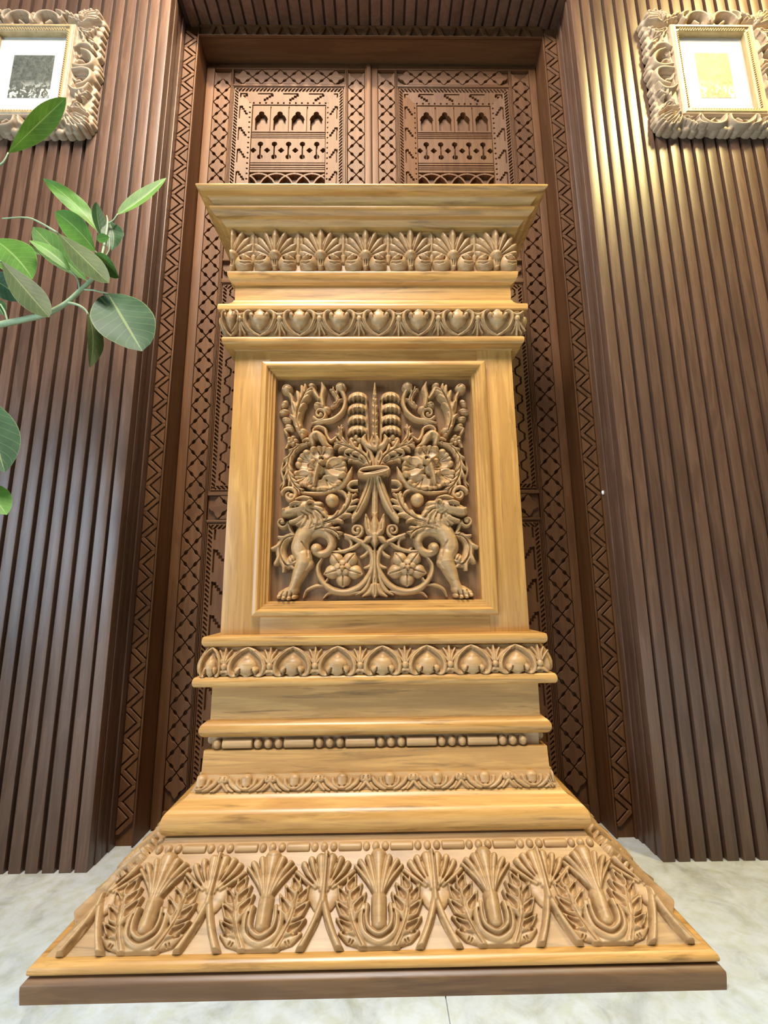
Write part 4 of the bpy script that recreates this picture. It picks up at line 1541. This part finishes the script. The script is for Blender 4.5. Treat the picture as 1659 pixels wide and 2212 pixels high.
def bead_row(parent, w, z, r, pitch, reel_l, x_ref, xmax, bead_rx, y_scale=1.0):
    B, Rm = bead_mesh(bead_rx, r), reel_mesh(reel_l, r * .93)
    y = KP - w
    gap = pitch - reel_l
    for k in range(-8, 9):
        xr = x_ref + k * pitch
        if abs(xr) + reel_l / 2 < xmax:
            add('reel', Rm, parent, (PCX + xr, y, z))
        for j in range(3):
            xb = xr + reel_l / 2 + gap * (j + 0.5 + 0.0) / 3
            if abs(xb) + bead_rx < xmax + 0.001:
                add('bead', B, parent, (PCX + xb, y, z))
    for sg in (-1, 1):
        yy = KP - w + pitch * .45
        while yy + pitch * .5 < PYB:
            add('reel', Rm, parent, (PCX + sg * w, yy, z), rot=(0, 0, math.pi / 2))
            for j in range(3):
                add('bead', B, parent, (PCX + sg * w, yy + reel_l / 2 + gap * (j + .5) / 3, z), rot=(0, 0, math.pi / 2))
            yy += pitch


bead_row(reelb, .3430, .2988, .0098, .1243, .0615, -.0395 + .0075, .3500, .0086)
bead_row(beadb, .4045, .1390, .0080, .0944, .0425, -.1502 + .0075, .4085, .0070)

# --- small leaf band
LF, LL = slope_map(.3625, .2168, .3505, .2438)
LK, LV = .000220, LL / 165.0
lmap = lambda u, v, h: LF(u * LK, (303 - v) * LV, h)
R = Relief(-200, 200, 136, 305, 3.2, None, 1.25)
R.stroke([(0, 150), (0, 185), (0, 235)], [10, 40, 34], [.007, .0095, .008], p=.45)
R.sym([(82, 195), (70, 240), (30, 272), (0, 280)], [16, 18, 18, 14], .0085)
R.sym([(150, 190), (125, 235), (80, 275), (40, 296)], [16, 20, 18, 10], .0075)
R.sym([(172, 240), (150, 275), (110, 300)], [12, 16, 10], .006)
R.carve_sym([(60, 205), (48, 245), (20, 262)], 6, .004)
BUD = R.smooth(1).mesh('bud', 'carved_wood', lmap, flip=True)
R.H = np.where(R.U * LK > -.006, R.H, 0)
HBUD = R.mesh('bud', 'carved_wood', lmap, flip=True)
R = Relief(-80, 80, 136, 305, 3.2, None, 1.2)
R.blob(0, 188, 54, 40, .0085)
R.sym([(0, 225), (-30, 265), (-60, 298)], [14, 15, 8], .007)
R.carve_sym([(-20, 170), (-24, 200)], 6, .003)
DOME = R.smooth(1).mesh('dome_leaf', 'carved_wood', lmap, flip=True)
xb = [-.2636 + .0075 + .0942 * k for k in range(7)]
run('bud', BUD, leafb, xb, None, (1.02, 1.114))
add('bud', HBUD, leafb, (PCX - .3465, KP, 0))
add('bud', HBUD, leafb, (PCX + .3500, KP, 0), scale=(-.32, 1, 1))
run('dome_leaf', DOME, leafb, [x - .0471 for x in xb], None, (1.067,))


# --- egg and dart bands
def egg_motif(prof, flip):
    F, L = curve_map(prof)
    k, kv = .000231, L / 262.0
    gm = (lambda u, v, h: F(u * k, (v - 905) * kv, h)) if flip else (lambda u, v, h: F(u * k, (1167 - v) * kv, h))
    R = Relief(-185, 185, 905, 1167, 3.2, None, 1.08)
    R.blob(0, 988, 82, 78, .0135, p=.5)
    R.stroke([(0, 1000), (0, 1050), (0, 1086)], [66, 36, 6], [.0120, .0105, .006], p=.5)
    R.stroke([(0, 915), (0, 960)], [34, 48], .0095, p=.45)
    R.sym([(0, 1152), (52, 1122), (116, 1070), (150, 1003), (146, 945), (112, 918), (78, 930)], [12, 21, 22, 22, 20, 18, 14], [.010, .0115, .0120, .0120, .0115, .011, .0105], p=.5)
    R.carve_sym([(30, 1120), (96, 1066), (126, 1000), (122, 960)], [5, 8, 9, 8], .0085)
    R.carve_sym([(66, 1116), (128, 1062), (160, 1000)], 4, .003)
    R.sym([(80, 960), (72, 966)], [26, 25], .0145, p=.5)
    R.carve_sym([(106, 948), (82, 930), (56, 944), (50, 970)], [6, 7, 7, 5], .006)
    egg = R.smooth(1).mesh('egg', 'carved_wood', gm, flip=not flip)
    R = Relief(-110, 110, 905, 1167, 3.2, None, 1.1)
    R.blob(0, 990, 31, 33, .0105)
    R.stroke([(0, 1020), (0, 1090), (0, 1150)], [11, 15, 10], .0085)
    R.sym([(12, 1022), (26, 1080), (52, 1128)], [8, 12, 10], .008)
    R.sym([(22, 1018), (52, 1062), (88, 1100)], [8, 13, 9], .0075)
    R.stroke([(-62, 922), (-30, 945), (0, 952), (30, 945), (62, 922)], [12, 15, 16, 15, 12], .008)
    R.stroke([(-20, 918), (20, 918)], 14, .004)
    dart = R.smooth(1).mesh('dart', 'carved_wood', gm, flip=not flip)
    return egg, dart


xe = [-.0887 + .0075 + .0940 * k for k in range(-2, 5)]
eg, da = egg_motif(E1, False)
run('egg', eg, egg1b, xe, None, (1.0, 1.094, 1.188))
run('dart', da, egg1b, [x + .047 for x in xe] + [xe[0] - .047], None, (1.047, 1.141))
add('corner_egg', eg, egg1b, (PCX - .3375, KP, 0), scale=(.55, 1, 1))
eg, da = egg_motif(E2, True)
xe = [-.0858 + .0075 + .0927 * k for k in range(-2, 5)]
run('egg', eg, egg2b, xe, None, (1.0, 1.094, 1.188))
run('dart', da, egg2b, [x + .0464 for x in xe] + [xe[0] - .0464], None, (1.047, 1.141))
add('corner_egg', eg, egg2b, (PCX - .3375, KP, 0), scale=(.55, 1, 1))

# --- palmette frieze
PF, PL = slope_map(.3430, 1.3715, .3450, 1.4845)
QK, QV = .000246, PL / 425.0


def pmap(u, v, h):
    return PF(u * QK, (510 - v) * QV, h)


def palmette():
    R = Relief(-236, 236, 74, 510, 3.2, None, 1.18)
    R.sym([(50, 348), (110, 338), (165, 322), (200, 310)], [14, 26, 31, 18], [.008, .0105, .0115, .009], p=.7)
    R.sym([(38, 340), (98, 308), (158, 268), (198, 240)], [14, 30, 38, 20], [.010, .013, .0145, .012], p=.7)
    R.sym([(26, 334), (76, 280), (128, 220), (160, 182)], [14, 31, 40, 22], [.012, .0155, .0170, .014], p=.7)
    R.sym([(14, 330), (44, 250), (78, 175), (100, 130)], [14, 30, 38, 22], [.013, .0170, .0185, .0155], p=.7)
    R.stroke([(0, 328), (0, 245), (0, 170), (0, 112)], [16, 28, 40, 32], [.014, .018, .0205, .018], p=.7)
    for a, b in (((16, 310), (66, 140)), ((36, 318), (130, 165)), ((56, 326), (182, 222)), ((70, 338), (206, 282))):
        R.carve_sym([a, b], [4, 7], .006)
    # boss, ribs and paired volutes
    R.stroke([(0, 365), (0, 468)], [46, 24], .014)
    R.carve_sym([(11, 395), (8, 458)], 5, .006)
    R.blob(0, 350, 54, 44, .0235)
    R.sym([(118, 428), (122, 428)], [76, 76], .0225, p=.5)
    R.carve_sym([(196, 396), (150, 420), (104, 412), (88, 376)], [6, 13, 15, 8], .013)
    R.carve_sym([(192, 436), (146, 456), (104, 452)], [4, 8, 5], .006)
    R.sym([(124, 384), (140, 392)], [24, 20], .0240, p=.5)
    return R.smooth(1)


R0 = palmette()
PAL = R0.mesh('palmette', 'carved_wood', pmap, flip=True)
R = Relief(-72, 72, 85, 510, 3.2, None, 1.1)
R.stroke([(0, 400), (0, 300), (0, 190), (0, 104)], [18, 36, 58, 8], [.005, .009, .0125, .010], p=.6)
R.carve_sym([(12, 330), (26, 230), (20, 160)], 14, .0025)
LNC = R.smooth(1).mesh('lance_leaf', 'carved_wood', pmap, flip=True)
xp = [-.2486 + .0075, -.1366 + .0075, -.026 + .0075, .0849 + .0075, .1902 + .0075, .2979 + .0065]
run('palmette', PAL, palb, xp, None, (1.03, 1.142))
run('lance_leaf', LNC, palb, [(a + b) / 2 for a, b in zip(xp[:-1], xp[1:])] + [xp[0] - .055], None, (1.086,))
add('palmette', cut_half(palmette(), True, -6).mesh('palmette', 'carved_wood', pmap, flip=True), palb, (PCX - .3465, KP, 0))

# ================================================================== PICTURES
def carved_border():
    """pierced leaf-and-scroll border, one quarter worked and mirrored"""
    ox, oz, ix, iz = .2075, .2190, .124, .163
    d = .0012
    Q = Relief(0, ox + .008, 0, oz + .008, d, lambda x, y: (x / 1000, (y if y < 160 else 160 + (y - 160) * .77) / 1000), .001)
    U, V = Q.U, Q.V
    ring = ((U > ix - .002) | (V > iz - .002)) & (U < ox - .006) & (V < oz - .006)
    Q.H[ring] = .006
    # wavy scalloped outer edge
    for y, r in ((8, 13), (30, 12), (66, 14), (92, 13), (118, 12), (142, 13), (166, 12), (190, 13)):
        Q.blob(200 + 3 * math.sin(y), y, 11, r, .0085 + .003 * math.sin(y * 1.7), p=.4)
    for x, r in ((8, 13), (32, 13), (70, 14), (96, 12), (120, 13), (146, 12), (170, 13)):
        Q.blob(x, 227 + 3 * math.sin(x), r, 11, .0085 + .003 * math.sin(x * 1.7), p=.4)
    # side: C scrolls round the pierced hole
    Q.stroke([(142, 8), (170, 4), (192, 12), (196, 34), (182, 56), (160, 66)], [7, 9, 9, 9, 9, 6], .019)
    Q.stroke([(140, 70), (158, 84), (182, 80), (196, 62)], [6, 9, 10, 6], .020)
    Q.leaf([(142, 150), (160, 128), (172, 104), (190, 84)], [14, 26, 26, 10], 5, .018, 42)
    Q.leaf([(196, 156), (178, 142), (160, 140)], [12, 20, 8], 4, .016, 40)
    Q.stroke([(140, 20), (144, 42), (142, 62)], [4, 4, 4], .014)
    # top: scrolls round its hole
    Q.stroke([(6, 182), (10, 206), (26, 222), (52, 222), (74, 204), (80, 186)], [7, 9, 9, 9, 9, 6], .019)
    Q.stroke([(84, 182), (92, 200), (86, 218), (70, 226)], [6, 9, 9, 6], .020)
    Q.leaf([(150, 180), (132, 192), (112, 204), (94, 220)], [14, 26, 26, 10], 5, .018, 42)
    # corner: fan of leaves
    for a, L in ((18, 62), (33, 72), (47, 78), (61, 72), (75, 60)):
        ar = math.radians(a)
        Q.stroke([(140, 172), (140 + L * .55 * math.cos(ar), 172 + L * .5 * math.sin(ar)), (140 + L * math.cos(ar), 172 + L * .92 * math.sin(ar))], [8, 13, 8], [.016, .024, .020], p=.45)
        Q.carve([(140 + L * .3 * math.cos(ar), 172 + L * .28 * math.sin(ar)), (140 + L * .9 * math.cos(ar), 172 + L * .82 * math.sin(ar))], 3.2, .006)
    Q.blob(150, 182, 14, 14, .025)
    Q.carve([(143, 184), (151, 174), (158, 184)], 3, .007)
    for hx, hy, ha, hb, an in ((161, 38, 17, 21, 15), (44, 199, 24, 15, -8), (172, 112, 7, 10, 30), (100, 200, 9, 7, 20)):
        Q.dig(hx, hy, ha, hb, .05, an, p=.1, floor=0.0)
    Q.stroke([(143, 30), (150, 38), (160, 36)], [5, 6, 6], .011)
    Q.stroke([(34, 184), (40, 190), (46, 197)], [5, 6, 6], .011)
    # inner rim
    rim = (np.maximum((U - ix) , (V - iz)) < .006) & ((U > ix - .001) | (V > iz - .001)) & (U < ix + .006) & (V < iz + .006)
    Q.H[rim] = np.maximum(Q.H[rim], .013)
    Q.smooth(1)
    Q.H = np.where(Q.H > .007, .007 + (Q.H - .007) * 1.35, Q.H)
    H = np.vstack([Q.H[:0:-1], Q.H])
    H = np.hstack([H[:, :0:-1], H])
    R = Relief(-.01, .01, -.01, .01, d)
    R.u = np.concatenate([-Q.u[:0:-1], Q.u])
    R.v = np.concatenate([-Q.v[:0:-1], Q.v])
    R.U, R.V = np.meshgrid(R.u, R.v)
    R.H = H
    return R.mesh('carved_border', 'bleached_wood', flat_map, thr=.0015, sink=.0125)


BORDER = carved_border()


def gilt_bar(k, a, c, w):
    """mitred inner moulding bar; a, c half opening, w width"""
    prof = [(0, -.010), (0, .010), (.004, .013), (.009, .0135), (.012, .018), (.017, .018), (w, .014), (w, -.012)]
    V, F = [], []
    for o, h in prof:
        xx, zz = a + o, c + o
        e = {'L': ((-xx, -zz), (-xx, zz)), 'R': ((xx, zz), (xx, -zz)), 'T': ((-xx, zz), (xx, zz)), 'B': ((xx, -zz), (-xx, -zz))}[k]
        for x, z in e:
            V.append((x, -h, z))
    m = len(prof)
    for i in range(m):
        j = (i + 1) % m
        F.append((2 * i, 2 * i + 1, 2 * j + 1, 2 * j))
    F.append(tuple(2 * i for i in range(m)))
    F.append(tuple(2 * i + 1 for i in reversed(range(m))))
    return sharpen(mesh_np('gilt_moulding', V, F, 'gilt_wood', True), 30)


def bead_strip(k, a, c):
    V, F = [], []
    L = c if k in 'LR' else a
    n = int(2 * L / .0078)
    for i in range(n):
        s = -L + (i + .5) * 2 * L / n
        hl, hw = .0023, .0026
        o = .0065
        cx, cz = {'L': (-a - o, s), 'R': (a + o, s), 'T': (s, c + o), 'B': (s, -c - o)}[k]
        hx, hz = (hw, hl) if k in 'LR' else (hl, hw)
        b = len(V)
        V += [(cx - hx, -.0125, cz - hz), (cx + hx, -.0125, cz - hz), (cx + hx, -.0125, cz + hz), (cx - hx, -.0125, cz + hz),
              (cx - hx * .6, -.0165, cz - hz * .6), (cx + hx * .6, -.0165, cz - hz * .6), (cx + hx * .6, -.0165, cz + hz * .6), (cx - hx * .6, -.0165, cz + hz * .6)]
        F += [(b + 4, b + 5, b + 6, b + 7), (b, b + 1, b + 5, b + 4), (b + 1, b + 2, b + 6, b + 5), (b + 2, b + 3, b + 7, b + 6), (b + 3, b, b + 4, b + 7)]
    return mesh_np('beading', V, F, 'gilt_wood', True)


def picture(name, cx, cz, print_m, pw, ph, pdx, pdz, label):
    yb = YW - .0135
    e = empty(name, (cx, YW, cz), label, 'picture', 'carved picture frames on the slatted walls')
    loc = (cx, yb, cz)
    add('carved_border', BORDER, e, loc)
    a, c = .1035, .1440
    for k in 'LRTB':
        g = add('gilt_moulding', gilt_bar(k, a, c, .0215), e, loc)
        tag(add('beading', bead_strip(k, a, c), g, loc), kind='stuff')
    add('mount', box_mesh('mount', -.106, .106, .004, .008, -.1465, .1465, 'mat_board'), e, loc)
    add('print', box_mesh('print', pdx - pw / 2, pdx + pw / 2, .0034, .0042, pdz - ph / 2, pdz + ph / 2, print_m), e, loc)
    add('glass', box_mesh('glass', -.105, .105, -.0005, .0010, -.1455, .1455, 'picture_glass'), e, loc)
    add('backing', box_mesh('backing', -.120, .120, .0085, .0125, -.160, .160, 'bleached_wood'), e, loc)
    return e


picture('picture_frame', -1.0370, 2.1370, 'engraving_dark', .122, .158, .004, -.003, 'bleached carved frame with a small dark engraving in a wide white mount')
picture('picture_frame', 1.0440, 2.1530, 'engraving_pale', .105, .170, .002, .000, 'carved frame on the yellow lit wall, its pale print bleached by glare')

# ================================================================== THE PLANT
plant = empty('ficus_plant', (-1.24, .70, 0), 'potted ficus with big oval green leaves reaching in before the left wall', 'plant')
QX, QY, QS = 0.0, 360.0, .217


def P4(x, y, Y):
    return at(QX + QS * x, QY + QS * y, Y)


# pot and trunk just outside the picture
bm = bmesh.new()
prof = [(0.0, 0.0), (.105, 0.0), (.115, .01), (.145, .22), (.158, .225), (.158, .26), (.146, .262), (.138, .235), (0.0, .232)]
V, F = [], []
for r_, z_ in prof:
    for k in range(28):
        a_ = 2 * math.pi * k / 28
        V.append((-1.24 + r_ * math.cos(a_), .70 + r_ * math.sin(a_), z_))
for i in range(len(prof) - 1):
    for k in range(28):
        k2 = (k + 1) % 28
        F.append((i * 28 + k, i * 28 + k2, (i + 1) * 28 + k2, (i + 1) * 28 + k))
add('pot', sharpen(mesh_np('pot', V, F, 'terracotta', True), 40), plant)
bm.free()
add('soil', tube_mesh('soil', [(-1.24, .70, .20), (-1.24, .70, .238)], [.13, .132], 'potting_soil', 24, 1), plant)

YB = .86
stem_pts = [P4(-60, 1590, YB), P4(60, 1560, YB), P4(200, 1530, YB), P4(420, 1480, YB), P4(560, 1420, YB), P4(670, 1350, YB), P4(790, 1240, YB), P4(940, 1090, YB), P4(1012, 900, YB), P4(1045, 750, YB + .005), P4(1072, 570, YB + .01), P4(1062, 485, YB + .01)]
add('trunk', tube_mesh('trunk', [(-1.24, .70, .23), (-1.23, .71, .55), (-1.25, .73, .95), (-1.16, .78, 1.12), tuple(stem_pts[0])], [.016, .014, .011, .009, .007], 'plant_stem', 8, 8), plant)
branch = add('branch', tube_mesh('branch', stem_pts, [.0068, .0066, .0062, .006, .0055, .005, .0048, .0042, .0034, .003, .0026, .001], 'plant_stem', 8, 5), plant)


def stalk(pts, r0=.0022, r1=.0016):
    add('leaf_stalk', tube_mesh('leaf_stalk', pts, [r0, r1], 'plant_stem', 6, 4), branch)


def leafmesh(base, tip, width, mat, bend=(0, 0, 0), fold=0.15, twist=0.0, tilt=0.0, peak=.45, curl=0.0, wav=0.0, blunt=.75):
    b, t = np.array(base), np.array(tip)
    nu, nv = 9, 17
    L = np.linalg.norm(t - b)
    ctrl = (b + t) / 2 + np.array(bend)
    ax = (t - b) / L
    view = np.array([0, 0, CAMZ]) - (b + t) / 2
    view /= np.linalg.norm(view)
    side = np.cross(ax, view)
    side /= np.linalg.norm(side)
    nrm = np.cross(side, ax)
    V, UVs = [], []
    for j in range(nv):
        s = j / (nv - 1)
        c = (1 - s) ** 2 * b + 2 * s * (1 - s) * ctrl + s * s * t
        e = math.log(.5) / math.log(peak)
        w = width / 2 * max(0.0, math.sin(math.pi * min(1, s ** e))) ** blunt
        if j == 0: w = width * .012
        if j == nv - 1: w = width * .006
        an = math.radians(tilt + twist * (s - .5))
        sd = math.cos(an) * side + math.sin(an) * nrm
        nn = -math.sin(an) * side + math.cos(an) * nrm
        for i in range(nu):
            q = i / (nu - 1) * 2 - 1
            off = fold * abs(q) * w + curl * (q * q) * w + wav * w * math.sin(s * 14 + q * 2) * abs(q)
            V.append(c + sd * w * q + nn * off)
            UVs.append((i / (nu - 1), s))
    F = np.array([(j * nu + i, j * nu + i + 1, (j + 1) * nu + i + 1, (j + 1) * nu + i) for j in range(nv - 1) for i in range(nu - 1)])
    me = mesh_np('leaf', np.array(V), F, mat, True)
    uvl = me.uv_layers.new(name='UVMap')
    vi = np.zeros(len(me.loops), np.int32)
    me.loops.foreach_get('vertex_index', vi)
    uvl.data.foreach_set('uv', np.array(UVs, np.float32)[vi].ravel())
    return me


def leaf(bx, by, tx, ty, wpx, mat, dyb=0.0, dyt=0.0, **k):
    s = .217 * .00105
    if 'bend' in k:
        q = k['bend']
        k['bend'] = (q[0] * s, q[1], -q[2] * s)
    add('leaf', leafmesh(P4(bx, by, YB + dyb), P4(tx, ty, YB + dyt), wpx * s * .92, mat, **k), plant)


# the round leaf lowest on the right
leaf(1075, 1262, 1415, 1838, 560, 'leaf_dark', .01, -.03, fold=.05, tilt=10, peak=.50, blunt=.62, curl=.10, wav=.03)
stalk([P4(840, 1222, YB), P4(930, 1230, YB), P4(1030, 1254, YB + .005), P4(1085, 1268, YB + .01)])
# the slender one pointing up right
leaf(1172, 478, 1655, 112, 170, 'leaf_bright', .01, .05, fold=.35, tilt=48, bend=(10, .0, 55), peak=.45)
stalk([P4(1078, 568, YB + .01), P4(1130, 535, YB + .01), P4(1175, 472, YB + .01)], .0022, .0018)
# the long curling one pointing up left
leaf(975, 650, 428, 118, 195, 'leaf_bright', .02, .0, fold=.12, tilt=-25, twist=70, bend=(40, .02, -95), peak=.52, wav=.10)
stalk([P4(1050, 720, YB), P4(1010, 690, YB + .01), P4(970, 645, YB + .02)])
# broad bright one behind
leaf(950, 845, 548, 448, 270, 'leaf_bright', .03, .03, fold=.10, tilt=15, bend=(40, 0, -40), peak=.55)
stalk([P4(1012, 900, YB), P4(985, 880, YB + .015), P4(950, 842, YB + .03)])
# wide dark one sweeping left
leaf(870, 1140, 330, 600, 290, 'leaf_mid', .02, .03, fold=.10, tilt=-10, bend=(-10, 0, 10), peak=.58)
stalk([P4(905, 1120, YB), P4(885, 1145, YB + .01), P4(868, 1138, YB + .02)])
# pale-rimmed one under it
leaf(700, 1040, 292, 735, 150, 'leaf_bright', .0, -.02, fold=.22, tilt=-35, bend=(30, 0, -50), peak=.5)
stalk([P4(792, 1235, YB), P4(785, 1150, YB - .004), P4(750, 1085, YB), P4(695, 1035, YB)])
# brown-green underside crossing in front, with its long thin tip
leaf(575, 660, 1085, 1160, 235, 'leaf_under', -.015, -.03, fold=-.12, tilt=12, bend=(0, -.01, 0), peak=.62, blunt=.7)
stalk([P4(575, 662, YB - .015), P4(430, 575, YB - .02), P4(270, 508, YB - .03), P4(20, 517, YB - .04)], .0024, .0014)
# rolled one beside the branch
leaf(885, 885, 1185, 1105, 190, 'leaf_mid', -.01, -.01, fold=.30, tilt=-30, bend=(50, 0, -60), peak=.55)
# big underside low on the left
leaf(15, 945, 490, 1500, 260, 'leaf_under', -.05, -.02, fold=-.10, tilt=10, bend=(10, 0, 10), peak=.58, blunt=.68)
stalk([P4(-30, 930, YB - .055), P4(15, 948, YB - .05)])
# bright broad one at the left edge
leaf(-60, 720, 325, 1120, 380, 'leaf_bright', -.01, .0, fold=.06, tilt=5, bend=(40, 0, -40), peak=.5)
leaf(10, 745, 440, 885, 105, 'leaf_mid', .02, .02, fold=.2, tilt=35, bend=(0, 0, -30))
leaf(-120, 1080, 260, 1330, 260, 'leaf_dark', .03, .03, fold=.10, tilt=-10)
leaf(130, 1100, 440, 1260, 130, 'leaf_dark', .04, .04, fold=.2, tilt=20)
leaf(-60, 1330, 40, 1480, 150, 'leaf_dark', .02, .0, fold=.2, tilt=0)
stalk([P4(75, 1540, YB), P4(50, 1450, YB), P4(5, 1370, YB + .01)])
# hanging folded one
leaf(872, 1450, 890, 2000, 175, 'leaf_under', .0, -.01, fold=.45, tilt=38, bend=(80, 0, -20), peak=.52)
stalk([P4(668, 1352, YB), P4(770, 1375, YB - .004), P4(850, 1425, YB), P4(880, 1480, YB)], .0028, .002)
# young dark pair round the shoot
leaf(1035, 745, 962, 352, 150, 'leaf_dark', .01, .0, fold=.3, tilt=-35, bend=(-40, 0, 0), peak=.5)
leaf(1080, 545, 1110, 835, 215, 'leaf_dark', .02, .01, fold=.25, tilt=-15, bend=(70, 0, 0), peak=.5, wav=.08)
leaf(960, 725, 1090, 700, 90, 'leaf_bright', -.005, -.005, fold=.2, tilt=20)
stalk([P4(1050, 900, YB), P4(1090, 820, YB), P4(1085, 690, YB)], .0018, .0014)
# upper left leaf in front of the picture
s1 = .3707
add('leaf', leafmesh(at(18, 330, .88), at(143, 211, .86), .050, 'leaf_bright', bend=(.006, 0, .012), fold=.25, tilt=-25, twist=50, peak=.48), plant)
add('leaf_stalk', tube_mesh('leaf_stalk', [at(18, 330, .88), at(8, 350, .88), at(-14, 378, .88), at(-60, 520, .87), stem_pts[0]], [.0018, .0026, .004], 'plant_stem', 6, 5), branch)
# leaves of a lower branch that just reach into view
add('leaf', leafmesh(at(-40, 850, .90), at(10, 1020, .88), .088, 'leaf_dark', fold=.12, tilt=-5, peak=.55), plant)
add('leaf', leafmesh(at(-40, 1040, .90), at(15, 1112, .90), .055, 'leaf_bright', fold=.12, tilt=10, peak=.5), plant)
add('leaf_stalk', tube_mesh('leaf_stalk', [at(-40, 850, .90), at(-110, 830, .88), (-1.235, .715, .62)], [.0018, .003, .005], 'plant_stem', 6, 5), branch)
add('leaf_stalk', tube_mesh('leaf_stalk', [at(-40, 1040, .90), at(-110, 1020, .88), (-1.232, .712, .52)], [.0018, .003, .005], 'plant_stem', 6, 5), branch)
